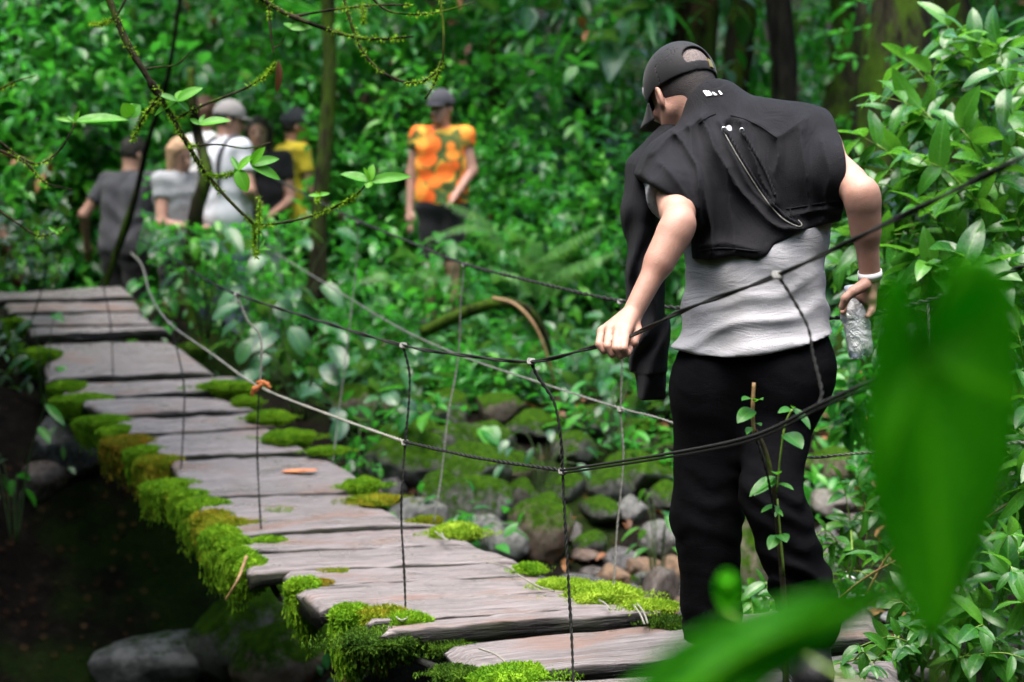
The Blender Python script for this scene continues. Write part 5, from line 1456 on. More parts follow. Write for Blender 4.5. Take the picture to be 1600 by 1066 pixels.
hiker = sdf_obj('person', body_sdf, P(900, 1064, 4.4) - [.05, .55, .06], P(1400, 60, 4.4) + [.1, .65, .06], .0046, M['skin'], None, HO)
tag(hiker, 'hiker seen from behind in black cap and trousers with a black sweatshirt over the shoulders', 'person')

# --- clothes follow the same body
def XZ(pts, d=4.33): 
    q = [P(x, y, d) for x, y in pts]; return [(a[0], a[2]) for a in q]
def px_of(p):
    x, y, _ = project(p); return x, y
poly_tee = XZ([(960, 180), (1400, 160), (1400, 470), (1316, 518), (1240, 540), (1185, 551), (1130, 557), (1090, 556), (1040, 546), (1000, 420)], 4.33)
poly_h = XZ([(1060, 110), (1290, 110), (1313, 180), (1317, 236), (1317, 296), (1320, 344), (1290, 352), (1250, 362), (1208, 382), (1196, 398), (1180, 405), (1150, 399), (1124, 404), (1088, 406), (1087, 372), (1086, 342), (1062, 318), (1030, 296), (1004, 276), (960, 250), (960, 130)], 4.30)
def tee_folds(p):
    x, y = px_of(p)
    w = vnoise(p, 9, 4) * 40
    f = np.sin((y + .22 * (x - 1180) + w) / 8.2) * .5 + .5
    amp = np.clip((y - 400) / 110, 0, 1) * (.35 + .65 * vnoise(p, 7, 8))
    g = np.sin((y - .75 * x + 60 * vnoise(p, 6, 2)) / 13) * .5 + .5
    return .015 * amp * f ** 2 + .007 * (1 - amp) * g
def tee_sdf(p):
    x, y = px_of(p)
    d = smin(torso_sdf(p), s_cone(p, J['hipL'], J['hipR'], .112, .112), .05)
    flare = .013 + .014 * np.clip((y - 470) / 80, 0, 1)
    d = d - flare - tee_folds(p)
    sl = s_cone(p, J['shL'], J['shL'] + (J['elL'] - J['shL']) * .56, .074, .072)
    slr = s_cone(p, J['shR'], J['shR'] + (J['elR'] - J['shR']) * .1, .06, .06)
    cut = np.maximum((p - (J['shL'] + (J['elL'] - J['shL']) * .44).astype(f32)) @ unit(J['elL'] - J['shL']).astype(f32), sl)
    d = smin(d, np.minimum(cut, slr), .02)
    pl = s_poly(p[:, 0], p[:, 2], poly_tee)
    d = smax(d, pl, .006)
    # what the sweatshirt covers stays thin
    d = np.where((y < 335) & (x > 1292), np.maximum(d, .01), d)
    return np.where(s_poly(p[:, 0], p[:, 2], poly_h) < -.004, np.maximum(d, torso_sdf(p) - .003), d)
lo_t, hi_t = P(980, 590, 4.4) - [0, .4, 0], P(1370, 150, 4.4) + [0, .4, 0]
sdf_obj('t_shirt', tee_sdf, lo_t, hi_t, .0055, M['tee_grey'], hiker, HO)
def trouser_sdf(p):
    x, y = px_of(p)
    d = smin(leg_sdf(p, .05), np.maximum(torso_sdf(p), p[:, 2] - P(1185, 500, 4.4)[2]), .05) - .008
    n = fbm(p * np.array([1, 1, 1.0], f32), 8, 2, 6)
    z = p[:, 2]
    fold = .5 + .5 * np.sin(z * 95 + 14 * n + p[:, 0] * 30)
    amp = np.exp(-((y - 905) / 46) ** 2) * (x > 1165) * 1.5 + np.exp(-((y - 795) / 50) ** 2) * .5 + np.exp(-((y - 960) / 40) ** 2) * (x < 1165) * .7 + .12
    d = d - .011 * amp * fold * (.4 + n)
    # loose bunched cuffs
    for s in 'LR':
        a = J['ank' + s]
        d = smin(d, s_cone(p, a + (J['kne' + s] - a) * .3, a + [0, 0, -.03], .062, .066), .03)
    d = np.maximum(d, z - P(1185, 512, 4.4)[2])
    return np.maximum(d, P(1190, 1010, 4.4)[2] - z)
lo_l, hi_l = P(1020, 1030, 4.4) - [0, .35, 0], P(1340, 490, 4.4) + [0, .35, 0]
sdf_obj('trousers', trouser_sdf, lo_l, hi_l, .006, M['trouser'], hiker, HO)
for s in 'LR':
    a = J['ank' + s]; g = P(*(1118, 1062), 4.45)[2] if s == 'L' else P(1275, 1078, 4.30)[2]
    dr = unit(DIRB + np.array([.25 if s == 'R' else .42, 0, 0]))
    heel = np.array([a[0], a[1], g + .045]) - dr * .045; toe = heel + dr * .215 - [0, 0, .012]
    def shoe_sdf(p, heel=heel, toe=toe, a=a, g=g, dr=dr):
        d = s_cone(p, heel, toe, .044, .040)
        d = smin(d, s_cone(p, heel + dr * .03, a - [0, 0, .02], .042, .050), .03)
        d = smin(d, s_cone(p, heel + dr * .16, heel + dr * .16 + np.cross(dr, [0, 0, 1]) * .012, .043, .043), .02)
        return smax(d, g + .010 - p[:, 2], .006)
    so = sdf_obj('shoe', shoe_sdf, np.minimum(heel, toe) - .09, np.maximum(np.maximum(heel, toe), a) + .09, .005, M['shoe'], hiker, HO)
    def sole_sdf(p, heel=heel, toe=toe, g=g, dr=dr):
        d = np.minimum(s_cone(p, heel, toe, .049, .046), s_cone(p, heel + dr * .16, heel + dr * .16 + np.cross(dr, [0, 0, 1]) * .012, .048, .048))
        return smax(smax(d, p[:, 2] - (g + .022), .003), g - p[:, 2], .003)
    sdf_obj('sole', sole_sdf, np.minimum(heel, toe) - .07, np.maximum(heel, toe) + .07, .005, M['sole'], so, HO)

# --- sweatshirt laid over the back, sleeves hanging in front
FOLDS = [  # ridge lines in the cloth (photo px), width, height
 ([(1098, 186), (1120, 235), (1160, 300), (1208, 352), (1252, 358)], 9, .022), ([(1072, 196), (1090, 250), (1104, 320), (1112, 398)], 9, .020), ([(1050, 205), (1080, 240), (1092, 290), (1094, 350)], 8, .016),
 ([(1158, 188), (1172, 232), (1196, 290), (1206, 318)], 7, .016), ([(1128, 190), (1150, 250), (1192, 318), (1232, 350)], 7, .014), ([(1210, 214), (1214, 262), (1208, 320)], 10, .016), ([(1254, 200), (1258, 260), (1264, 330)], 9, .014),
 ([(1288, 220), (1292, 280), (1290, 345)], 10, .010), ([(1040, 212), (1012, 240), (994, 276)], 11, .010), ([(1098, 182), (1060, 206), (1020, 238)], 10, .009), ([(1150, 184), (1190, 196), (1214, 212), (1240, 196), (1256, 186)], 9, .009),
 ([(1090, 386), (1130, 380), (1180, 392)], 8, .010), ([(1232, 336), (1280, 330), (1322, 322)], 6, .009), ([(1136, 260), (1142, 330), (1150, 395)], 9, .012), ([(1030, 255), (1058, 280), (1082, 322)], 8, .012)]
_fl = [(spline([(x, y, 0) for x, y in l], 5)[:, :2], w, h) for l, w, h in FOLDS]
def fold_field(p):
    x, y = px_of(p); out = np.zeros(len(p))
    x = x + (vnoise(p, 16, 3) - .5) * 10; y = y + (vnoise(p, 16, 7) - .5) * 8
    for l, w, h in _fl:
        best = np.full(len(p), 1e9)
        for i in range(len(l) - 1):
            a, b = l[i], l[i + 1]; e = b - a
            t = np.clip(((x - a[0]) * e[0] + (y - a[1]) * e[1]) / (e @ e), 0, 1)
            best = np.minimum(best, (x - a[0] - t * e[0]) ** 2 + (y - a[1] - t * e[1]) ** 2)
        out = out + h * np.exp(-np.sqrt(best) / (1.15 * w)) - h * .35 * np.exp(-best / (2 * (2.2 * w) ** 2))
    return out
def hood_core(p):
    d = smin(torso_sdf(p), s_cone(p, J['shL'], J['shL'] + (J['elL'] - J['shL']) * .5, .078, .070), .04)
    d = smin(d, s_cone(p, J['shR'], J['shR'] + (J['elR'] - J['shR']) * .55, .078, .070), .05)
    d = smin(d, s_cone(p, P(1258, 250, 4.44), P(1262, 350, 4.42), .075, .078), .05)
    d = smin(d, s_cone(p, P(1135, 280, 4.44), P(1140, 400, 4.42), .085, .075), .05)
    d = smin(d, s_cone(p, J['nk'] - HU * .0, J['nk'] + (J['hd'] - J['nk']) * .30 - HF * .02, .070, .062), .03)
    return d
def hood_sdf(p):
    x, y = px_of(p)
    loose = .016 + .012 * np.clip((y - 300) / 90, 0, 1)
    c0 = hood_core(p)
    d = np.minimum(c0 - loose - 1.35 * fold_field(p) - .008 * (fbm(p, 11, 2, 9) - .5), c0 - .010)
    pl = s_poly(p[:, 0], p[:, 2], poly_h) + .006 * (vnoise(p, 22, 5) - .5)
    d = smax(d, pl, .010)
    # keep the neck and the front open
    d = smax(d, -(s_cone(p, J['hd'], J['nk'] + (J['hd'] - J['nk']) * .42, .092, .064)), .008)
    # dark pocket of the neck opening turned outwards
    d = smax(d, -s_ell(p, MOUTH, np.array([[1, 0, 0], [0, 1, 0], [0, 0, 1]]), (.010, .019, .024)), .006)
    return d
MOUTH = np.array([99.0, 0, 0])
MOUTH = march(hood_core, 1137, 195) - np.array([0, .024, 0])
hoodie = sdf_obj('sweatshirt', hood_sdf, P(960, 430, 4.4) - [0, .45, 0], P(1390, 110, 4.4) + [0, .45, 0], .0046, M['hoodie'], hiker, HO)
hoodie['label'] = 'black sweatshirt draped over the back with white eyelets'
# hanging sleeve in front of the left arm
SLV = [P(1046, 215, 4.60), P(1008, 262, 4.60), P(1002, 330, 4.58), P(1012, 420, 4.56), P(1014, 520, 4.55), P(1017, 616, 4.55)]
def sleeve_sdf(p):
    d = None
    for i in range(len(SLV) - 1):
        r = [(.040, .046), (.046, .048), (.048, .050), (.050, .050), (.050, .044)][i]
        ax = np.array([1, .55, 1], f32)  # flattened tube
        c = s_cone(p * ax, SLV[i] * ax, SLV[i + 1] * ax, *r)
        d = c if d is None else smin(d, c, .02)
    x, y = px_of(p)
    n = vnoise(p, 9, 3)
    d = d - .007 * np.sin((x + .25 * y + 40 * n) / 6.5) * np.clip((y - 300) / 100, 0, 1) - .012 * (vnoise(p, 12, 4) - .5)
    # ribbed cuff
    cz = P(1015, 580, 4.55)[2]
    d = np.where(p[:, 2] < cz, d + .004, d)
    return np.maximum(d, P(1015, 622, 4.55)[2] - p[:, 2])
sdf_obj('sleeve', sleeve_sdf, P(960, 640, 4.55) - [0, .15, 0], P(1090, 190, 4.55) + [0, .15, 0], .0052, M['hoodie'], hoodie, HO)
# draw strings, eyelets, seams, collar print
def on_hood(px, py, lift=.003): return march(hood_sdf, px, py, 3.9, 4.8, lift)
for l in ([(1131, 203), (1140, 214), (1158, 246), (1182, 284), (1206, 318), (1230, 340), (1250, 351)], [(1159, 205), (1166, 216), (1180, 240), (1196, 268), (1206, 292), (1211, 306)]):
    mb = MB(); w = spline([(x, y, 0) for x, y in l], 5); twisted(mb, [on_hood(x, y, .004) for x, y, _ in w], .0042, 40, 2, 5)
    e = on_hood(*l[-1], .004); mb.build('drawstring', M['hoodie'], hoodie)
mb = MB(); w = spline([(1131, 206, 0), (1150, 240, 0), (1176, 282, 0), (1198, 314, 0), (1222, 341, 0), (1246, 354, 0), (1253, 351, 0), (1247, 344, 0)], 4)
tube(mb, [on_hood(x, y, .003) for x, y, _ in w], .0016, 5); mb.build('cord_edge', M['wire'], hoodie)
for c in ((1131, 202), (1159, 204)):
    q = on_hood(*c, .004); a = np.linspace(0, 6.2832, 17); mb = MB()
    tube(mb, np.stack([np.cos(a) * .0052, np.full(17, -.001), np.sin(a) * .0052], -1) + q, .0016, 6, cap=False); mb.build('eyelet', M['steel'], hoodie)
for l in ([(1092, 193), (1104, 184), (1118, 178)], [(1142, 180), (1168, 188), (1192, 200), (1210, 213), (1214, 216)], [(1090, 392), (1130, 388), (1184, 393)], [(1228, 327), (1270, 320), (1318, 312)], [(1240, 350), (1236, 336), (1234, 326)]):
    mb = MB(); w = spline([(x, y, 0) for x, y in l], 5); tube(mb, [on_hood(x, y, .0008) for x, y, _ in w], .0019, 5); mb.build('seam', M['hoodie'], hoodie)
for pts in ([(1098, 137), (1103, 136), (1110, 144), (1104, 145)], [(1105, 137), (1108, 137), (1113, 143), (1110, 144)], [(1112, 139), (1115, 139), (1121, 143), (1117, 144)], [(1122, 137), (1125, 137), (1129, 142), (1126, 143)]):
    mb = MB(); q = [on_hood(x, y + 5, .0035) for x, y in pts]
    r_ = [on_hood(x, y + 5, .0005) for x, y in pts]
    mb.add(np.array(q + r_), [[0, 1, 2, 3], [7, 6, 5, 4], [0, 4, 5, 1], [1, 5, 6, 2], [2, 6, 7, 3], [3, 7, 4, 0]])
    mb.build('collar_print', M['white'], hoodie, smooth=False)

# --- hair, cap
def hair_sdf(p):
    d = s_ell(p, H(-.005, 0, .022), HAX, (.096, .076, .098))
    d = smin(d, s_cone(p, H(-.05, 0, -.03), H(-.055, 0, -.075), .046, .040), .03) - .0045
    q = p - J['hd'].astype(f32)
    f, u = q @ HF.astype(f32), q @ HU.astype(f32)
    d = np.maximum(d, f - .006 - np.clip(u, -.1, .2) * .4)
    return np.maximum(d, -.095 - u)
sdf_obj('hair', hair_sdf, J['hd'] - .15, J['hd'] + .15, .004, M['hair'], hiker, HO)
def cap_out(p): return s_ell(p, H(-.004, 0, .026), HAX, (.111, .090, .106))
CAPZ = .004
def cap_sdf(p):
    q = p - J['hd'].astype(f32); f, l, u = (q @ a.astype(f32) for a in (HF, HL, HU))
    d = cap_out(p)
    ang = np.arctan2(l, f)
    seam = np.minimum(np.abs(np.sin(ang * 3 + .52)), 1)
    d = d + .0016 * np.exp(-(seam / .05) ** 2)
    d = smax(d, -(cap_out(p) + .005), .001)
    d = smax(d, CAPZ - .06 * np.clip(-f, 0, .1) - u, .002)
    hole = s_ell(p, H(-.115, 0, .042), HAX, (.05, .043, .033))
    hole = np.maximum(hole, .026 - u)
    return smax(d, -hole, .003)
capo = sdf_obj('cap', cap_sdf, J['hd'] - .17, J['hd'] + .17, .0031, M['cap'], hiker, HO)
def scalp_sdf(p): return np.maximum(s_ell(p, H(-.1, 0, .045), HAX, (.03, .05, .04)), s_ell(p, H(-.005, 0, .022), HAX, (.096, .076, .098)) - .006)
sdf_obj('cropped_hair', scalp_sdf, H(-.1, 0, .045) - .1, H(-.1, 0, .045) + .1, .004, M['scalp'], hiker, HO)
# peak
U_ = np.linspace(-1, 1, 25); V_ = np.linspace(0, 1, 9); vv = []
for t in V_:
    for u in U_:
        a = u * 1.12
        r0 = np.array([.104 * math.cos(a), .088 * math.sin(a)]); ext = .078 * (1 - u * u) ** .55
        f, l = r0[0] + ext * t * (1 - .1 * u * u), r0[1] * (1 + .10 * t * (1 - abs(u)))
        vv.append(H(f, l, .008 - .020 * t - .030 * u * u * t - .012 * u * u))
vv = np.array(vv); i, j = np.meshgrid(np.arange(8), np.arange(24), indexing='ij'); b_ = (i * 25 + j).ravel()
mb = MB(); mb.add(vv, np.stack([b_, b_ + 1, b_ + 26, b_ + 25], -1)); o = mb.build('brim', M['cap'], capo)
s_ = o.modifiers.new('thickness', 'SOLIDIFY'); s_.thickness = .004
mb = MB(); v, f = ICO2; mb.add(v * [.007, .007, .004] + H(-.004, 0, .132), f); mb.build('button', M['cap'], capo)
mb = MB(); box(mb, H(-.106, -.030, .018), np.array([unit(HF + HL * .55), unit(HL - HF * .55), HU]), (.003, .008, .012)); mb.build('buckle', M['brass'], capo, smooth=False)
mb = MB()
for k in range(5):
    a = .80 + k * .055; c = H(.106 * math.cos(a), .088 * math.sin(a), .03 + .008 * math.sin(k * 2.1))
    tube(mb, [c - HU * .011, c + HU * .012], .0022, 5)
mb.build('emblem', M['cl_greycap'], capo)
# --- wrist band, bracelet
def ring_at(wr, el, t, r, w, mat, name, thick=.0015):
    c = wr + (el - wr) * t; ax = unit(el - wr); a = unit(np.cross(ax, [0, 1, .2])); b = np.cross(ax, a)
    th = np.linspace(0, 2 * math.pi, 33)[:-1]; V = []
    for (rr, hh) in ((r, -w), (r + thick, -w), (r + thick, w), (r, w)):
        V.append(c + a * (np.cos(th) * rr)[:, None] + b * (np.sin(th) * rr)[:, None] + ax * hh)
    V = np.stack(V, 1).reshape(-1, 3); ii = np.arange(32)[:, None]; k = np.arange(4)[None]
    mb = MB(); mb.add(V, np.stack([ii * 4 + k, ii * 4 + (k + 1) % 4, ((ii + 1) % 32) * 4 + (k + 1) % 4, ((ii + 1) % 32) * 4 + k], -1).reshape(-1, 4)); mb.build(name, mat, hiker)
ring_at(J['wrR'], J['elR'], .05, .0278, .0095, M['band'], 'wristband')
ring_at(J['wrL'], J['elL'], -.13, .031, .0025, M['brass'], 'bracelet', .003)
# shoulder seam drops of water on the cloth are skipped; eyes for the hidden face
for s in (1, -1):
    mb = MB(); v, f = ICO2; mb.add(v * .012 + H(.079, s * .032, -.010), f); mb.build('eye', M['eye'], hiker)

# --- water bottle held by the neck
b0, b1 = P(1328, 446, 4.34), P(1347, 560, 4.325)
ax = unit(b1 - b0); Lb = np.linalg.norm(b1 - b0)
bot = thing('water_bottle', b1, 'clear crumpled plastic water bottle held by its neck', 'bottle')
def lathe(mb, prof, seg=32, mod=None):
    a = unit(np.cross(ax, [0.2, 1, 0])); b = np.cross(ax, a); th = np.arange(seg) / seg * 2 * math.pi
    V = []
    for h, r in prof:
        rr = np.full(seg, r)
        if mod: rr = rr * mod(h, th)
        hh = h - (.010 * np.clip(np.cos(th * 5), 0, 1) * (h > .95 * Lb))
        V.append(b0 + ax * np.broadcast_to(hh, (seg,))[:, None] + a * (np.cos(th) * rr)[:, None] + b * (np.sin(th) * rr)[:, None])
    V = np.concatenate(V); n = len(prof); i, k = np.meshgrid(np.arange(n - 1), np.arange(seg), indexing='ij'); k2 = (k + 1) % seg
    mb.add(V, np.stack([i * seg + k, i * seg + k2, (i + 1) * seg + k2, (i + 1) * seg + k], -1).reshape(-1, 4))
mb = MB()
lathe(mb, [(0, .001), (0, .0125), (.002, .0145), (.016, .0145), (.018, .013)], 24, lambda h, t: 1 + .03 * np.cos(t * 12)); mb.build('bottle_cap', M['bottle_cap'], bot)
mb = MB()
prof = [(.017, .0118), (.026, .0118), (.028, .0145), (.030, .0118), (.040, .0150), (.052, .0250), (.064, .0315), (.076, .0335)]
prof += [(h, .0335 + .0007 * math.sin(h * 260)) for h in np.linspace(.080, Lb - .028, 22)] + [(Lb - .018, .0335), (Lb - .008, .0315), (Lb - .001, .025), (Lb, .018), (Lb - .006, .010), (Lb - .012, .001)]
rgb = np.random.default_rng(4)
def crump(h, t):
    q = np.stack([np.cos(t) * .03, np.sin(t) * .03, np.full_like(t, h)], -1)
    k = 1 + .34 * (fbm(q, 30, 3, 3) - .5)
    if h > Lb * .7: k = k * (1 - .10 * np.clip(np.cos(t * 4 + 1.0), 0, 1) * (h - Lb * .7) / (Lb * .3))
    return k
lathe(mb, prof, 40, crump); mb.build('bottle_body', M['plastic'], bot)
# ------------------------------------------------------------------ the people beyond the bridge
def person(label, px, head_y, d, height, heading, shirt, legs, sleeve=.55, arms=None, hair='hair', hairlen=0, cap=None, skin_='skin', shorts=False, lean=(0, 0), head_turn=0, head_pitch=0, scale_w=1.0, strap=None, tee_len=.0):
    """heading: degrees the person faces, 0 = away from the camera, 180 = towards it"""
    top = P(px, head_y, d)
    s = height / 1.75
    base = np.array([top[0], top[1], top[2] - height])
    a = R(-heading); Rz = np.array([[math.cos(a), -math.sin(a), 0], [math.sin(a), math.cos(a), 0], [0, 0, 1]])
    def W(x, y, z):
        k = max(0, z - .95)
        return base + Rz @ (np.array([x * scale_w + lean[0] * k, y + lean[1] * k, z]) * s)
    hc = W(0, .03, 1.625)
    ht = R(-heading - head_turn); hp = R(head_pitch)
    F = np.array([-math.sin(ht) * math.cos(hp), math.cos(ht) * math.cos(hp), -math.sin(hp)]); Lh = unit(np.cross([0, 0, 1], F)); U = np.cross(F, Lh)
    A = np.array([F, Lh, U])
    hh = lambda f, l, u: hc + (F * f + Lh * l + U * u) * s
    ar = arms or {}
    jl = {}
    for sg, n in ((-1, 'L'), (1, 'R')):
        e, w = ar.get(n, ((.26, -.02, 1.13), (.27, .08, .90)))
        jl[n] = (W(sg * .185, 0, 1.43), W(sg * e[0], e[1], e[2]), W(sg * w[0], w[1], w[2]))
    st = ar.get('stance', .09)
    def torso(p):
        d_ = s_cone(p, W(-.075, 0, 1.0), W(-.085, .0, 1.33), .105 * s, .11 * s)
        d_ = smin(d_, s_cone(p, W(.075, 0, 1.0), W(.085, .0, 1.33), .105 * s, .11 * s), .05)
        d_ = smin(d_, s_cone(p, jl['L'][0] - [0, 0, .01], jl['R'][0] - [0, 0, .01], .058 * s, .058 * s), .06)
        return smin(d_, s_cone(p, W(0, 0, 1.43), W(0, .02, 1.52), .06 * s, .052 * s), .03)
    def legs_(p):
        d_ = s_cone(p, W(-.08, 0, .93), W(.08, 0, .93), .108 * s, .108 * s)
        for sg in (-1, 1):
            d_ = smin(d_, s_cone(p, W(sg * .085, 0, .88), W(sg * st, .02, .48), .092 * s, .058 * s), .04)
            d_ = smin(d_, s_cone(p, W(sg * st, .02, .48), W(sg * st, -.02, .09), .056 * s, .040 * s), .03)
        return d_
    def arms_(p):
        o = None
        for n in 'LR':
            sh, el, wr = jl[n]
            x = smin(s_cone(p, sh, el, .050 * s, .040 * s), s_cone(p, el, wr, .038 * s, .026 * s), .02)
            f = unit(wr - el); sd = unit(np.cross(f, [.1, .3, 1.0]))
            x = smin(x, s_cone(p, wr, wr + f * .075 * s, .026 * s, .030 * s), .015)
            for k in range(4):
                b = wr + (f * .085 + sd * (.018 * (k - 1.5))) * s
                x = smin(x, s_cone(p, b, b + (f * (.07, .082, .078, .06)[k] - np.array([0, 0, .012]) + np.cross(sd, f) * .012) * s, .0105 * s, .008 * s), .005)
            b = wr + (f * .03 + sd * .03) * s
            x = smin(x, s_cone(p, b, b + (f * .05 + sd * .03) * s, .012 * s, .009 * s), .006)
            o = x if o is None else np.minimum(o, x)
        return o
    def head(p):
        d_ = s_ell(p, hh(-.005, 0, .02), A, np.array((.094, .076, .10)) * s)
        d_ = smin(d_, s_ell(p, hh(.026, 0, -.055), A, np.array((.064, .058, .072)) * s), .03)
        d_ = smin(d_, s_cone(p, hh(.068, 0, -.10), hh(.05, 0, -.10), .022 * s, .03 * s), .03)
        d_ = smin(d_, s_cone(p, hh(.088, 0, -.005), hh(.112, 0, -.042), .010 * s, .016 * s), .012)
        for sg in (1, -1):
            d_ = smin(d_, s_ell(p, hh(-.004, sg * .082, -.018), A, np.array((.018, .009, .032)) * s), .006)
            d_ = smax(d_, -s_ell(p, hh(.096, sg * .033, .0), A, np.array((.014, .019, .012)) * s), .012)
        return smin(d_, s_cone(p, hh(-.02, 0, -.06), W(0, 0, 1.45), .052 * s, .056 * s), .03)
    def feet(p):
        o = None
        for sg in (-1, 1):
            x = s_cone(p, W(sg * st, -.05, .045), W(sg * (st + .02), .15, .035), .04 * s, .036 * s); o = x if o is None else np.minimum(o, x)
        return o
    body = lambda p: smin(smin(smin(smin(torso(p), legs_(p), .05), head(p), .02), arms_(p), .03), feet(p), .02)
    lo = base - [.62 * s, .62 * s, .03]; hi = base + [.62 * s, .62 * s, height + .08]
    o = sdf_obj('person', body, lo, hi, .0125, M[skin_], None, base)
    tag(o, label, 'person', None)
    def tee(p):
        d_ = torso(p) - .014 - .012 * np.clip((p[:, 2] - (base[2] + 1.15 * s)) * -3, 0, 1) - .010 * np.sin(p[:, 2] * 40 + 9 * vnoise(p, 6, 2)) * vnoise(p, 5, 5)
        for n in 'LR':
            sh, el, wr = jl[n]; e = sh + (el - sh) * sleeve
            x = s_cone(p, sh, el, .064 * s, .060 * s)
            x = np.maximum(x, (p - e.astype(f32)) @ unit(el - sh).astype(f32))
            d_ = smin(d_, x, .025)
        d_ = smin(d_, np.maximum(s_cone(p, W(-.08, 0, .95), W(.08, 0, .95), .125 * s, .125 * s), W(0, 0, .86 - tee_len)[2] - p[:, 2]), .04)
        neck = s_cone(p, W(0, .015, 1.48), W(0, .04, 1.62), .064 * s, .075 * s)
        return smax(np.maximum(d_, W(0, 0, .86 - tee_len)[2] - p[:, 2]), -neck, .01)
    sdf_obj('shirt', tee, lo, hi, .0125, M[shirt], o, base)
    def tro(p):
        d_ = legs_(p) - .014 - .008 * np.sin(p[:, 2] * 50 + 8 * vnoise(p, 6, 1)) * vnoise(p, 7, 3)
        d_ = np.maximum(d_, p[:, 2] - W(0, 0, .98)[2])
        return np.maximum(d_, W(0, 0, .5 if shorts else .08)[2] - p[:, 2])
    sdf_obj('shorts' if shorts else 'trousers', tro, lo, hi, .0125, M[legs], o, base)
    def shoes(p): return smax(feet(p) - .010, base[2] - p[:, 2], .005)
    sdf_obj('shoes', shoes, lo, base + [.62 * s, .62 * s, .2], .0125, M['shoe'], o, base)
    def hair_(p):
        d_ = s_ell(p, hh(-.008, 0, .024), A, np.array((.098, .082, .104)) * s)
        q = (p - hc.astype(f32)); f, u = q @ F.astype(f32), q @ U.astype(f32)
        d_ = d_ - .012 * s * (vnoise(p, 60, 3) - .2)
        d_ = np.maximum(d_, f - .03 * s - .75 * u)
        d_ = np.maximum(d_, -(u + .07 * s))
        if hairlen:
            for sg in (-1, 0, 1):
                b = hh(-.06 + .04 * abs(sg), sg * .066, .02)
                x = s_cone(p, b, b + np.array([0, 0, -1]) * hairlen * s - F * .02, .046 * s, .026 * s) - .008 * (vnoise(p, 50, 1) - .3)
                d_ = smin(d_, x, .02)
        return d_
    hb = sdf_obj('hair', hair_, hc - [.22, .22, .18 + hairlen], hc + .22, .008, M[hair], o, base)
    for sg in (1, -1):
        mb = MB(); v, f = ICO2; mb.add(v * np.array([.011] * 3) * s + hh(.082, sg * .033, .0), f); mb.build('eye', M['eye'], o)
    mb = MB(); v, f = ICO2; mb.add((v * np.array([.006, .022, .007])) @ A * s + hh(.089, 0, -.073), f); mb.build('mouth', M['lip'], o)
    if cap:
        def cp(p):
            q = (p - hc.astype(f32)); u = q @ U.astype(f32)
            d_ = s_ell(p, hh(-.004, 0, .03), A, np.array((.112, .094, .110)) * s)
            return smax(d_, .022 * s - u, .004)
        c = sdf_obj('cap', cp, hc - .2, hc + .2, .008, M[cap], o, base)
        def br(p):
            q = (p - hc.astype(f32)); f, l, u = (q @ x.astype(f32) / s for x in (F, Lh, U))
            return (np.maximum(np.maximum(np.hypot(f - .075, l * 1.15) - .080, .06 - f), np.abs(u - .030 + 2.2 * l * l + .15 * (f - .08)) - .006)) * s * .8
        sdf_obj('brim', br, hc - .26, hc + .26, .007, M[cap], c, base)
    if strap:
        for sg in (-1, 1):
            mb = MB(); pts = [W(sg * .10, -.13, 1.15), W(sg * .11, -.12, 1.38), W(sg * .11, .0, 1.505), W(sg * .11, .12, 1.38), W(sg * .12, .13, 1.15)]
            tube(mb, spline(pts, 6), .018, 6); mb.build('strap', M[strap], o)
    return o
person('man in charcoal T-shirt and dark trousers seen from behind at the far bridge end', 193, 212, 12.7, 1.74, 28, 'cl_charcoal', 'cl_black', .62,
       dict(L=((.30, -.10, 1.18), (.36, .02, .98)), R=((.30, .14, 1.14), (.40, .34, 1.00))), lean=(.0, .12), head_turn=18, head_pitch=14, scale_w=1.06, tee_len=.06)
person('person with light hair hugging the arms, pale top and black shorts', 277, 214, 12.3, 1.62, 130, 'cl_light', 'cl_black', .45,
       dict(L=((.26, .08, 1.13), (-.02, .24, 1.12)), R=((.26, .08, 1.10), (.02, .25, 1.07))), hair='hair_light', hairlen=.22, head_pitch=22, shorts=True, scale_w=.86)
person('person with reddish brown hair standing behind the pale grey shirt', 312, 150, 12.6, 1.80, 60, 'cl_white', 'cl_denim', .5, hair='hair_brown', hairlen=.08, head_pitch=10)
person('person in pale grey shirt and grey cap with dark straps, turned away', 352, 158, 12.2, 1.78, 50, 'cl_pale', 'cl_denim', .6,
       dict(L=((.27, -.02, 1.15), (.24, .14, .95)), R=((.28, .0, 1.14), (.22, .16, .95))), cap='cl_greycap', head_turn=30, head_pitch=8, strap='cl_charcoal', scale_w=1.08)
person('woman with long dark hair and black top facing the camera', 404, 182, 12.7, 1.66, 176, 'cl_black', 'cl_pale', .5,
       dict(L=((.24, .04, 1.12), (.12, .22, 1.02)), R=((.24, .04, 1.12), (.1, .22, 1.0))), hair='hair', hairlen=.30)
person('man in yellow shirt and dark cap, seen from the side', 456, 170, 13.0, 1.74, 62, 'cl_yellow', 'cl_black', .5,
       dict(L=((.24, .02, 1.14), (.2, .2, 1.0)), R=((.24, .06, 1.12), (.2, .26, .98))), cap='cl_charcoal', head_turn=12, skin_='skin_tan')
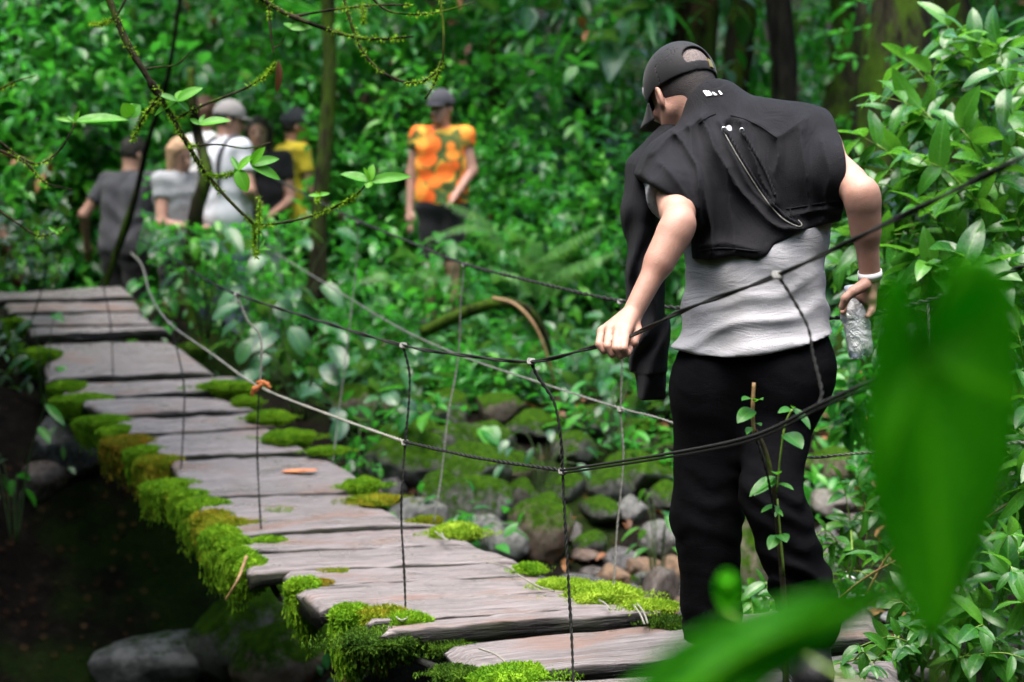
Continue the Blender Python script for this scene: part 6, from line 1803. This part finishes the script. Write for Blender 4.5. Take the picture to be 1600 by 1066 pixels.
person('man in orange patterned shirt and dark cap facing the camera', 690, 142, 11.6, 1.56, 186, 'cl_orange', 'cl_black', .35,
       dict(L=((.25, .02, 1.16), (.16, .14, 1.02)), R=((.245, .0, 1.14), (.25, .06, .88))), cap='cl_charcoal', head_turn=22, head_pitch=4, shorts=True, lean=(.0, .0), tee_len=.10, scale_w=.92)
person('person almost outside the left edge, one bare arm showing', -52, 235, 11.6, 1.66, 20, 'cl_black', 'cl_black', .4,
       dict(R=((.27, .02, 1.12), (.21, .2, .92))))
# ------------------------------------------------------------------ daylight
w = bpy.data.worlds.new("World"); SC.world = w; w.use_nodes = True
nt = w.node_tree; bg = nt.nodes['Background']
sky = nt.nodes.new('ShaderNodeTexSky'); sky.sky_type = 'NISHITA'; sky.sun_disc = False
SUN_EL, SUN_AZ = R(78), R(215)
sky.sun_elevation = SUN_EL; sky.sun_rotation = SUN_AZ
sky.air_density = 1.0; sky.dust_density = 4.0; sky.ozone_density = 1.0
nt.links.new(sky.outputs[0], bg.inputs[0]); bg.inputs[1].default_value = .15
sd_ = bpy.data.lights.new('sun', 'SUN'); so_ = bpy.data.objects.new('sun', sd_); COL.objects.link(so_)
sd_.energy = 1.5; sd_.angle = R(55); sd_.color = (1, .96, .9)
# direction to the sun: azimuth measured like the sky node (clockwise from +Y)
v_ = Vector((math.sin(SUN_AZ) * math.cos(SUN_EL), math.cos(SUN_AZ) * math.cos(SUN_EL), math.sin(SUN_EL)))
so_.rotation_euler = v_.to_track_quat('Z', 'Y').to_euler(); so_.location = (0, 0, 20)
SC.view_settings.view_transform = 'Standard'; SC.view_settings.look = 'None'; SC.view_settings.exposure = 2.35; SC.view_settings.gamma = 1
SC.cycles.use_denoising = True
SC.cycles.max_bounces = 6; SC.cycles.diffuse_bounces = 3; SC.cycles.glossy_bounces = 3; SC.cycles.transmission_bounces = 6; SC.cycles.transparent_max_bounces = 6
SC.cycles.caustics_reflective = False; SC.cycles.caustics_refractive = False
for o in list(bpy.data.objects):
    if "_o" in o: del o["_o"]
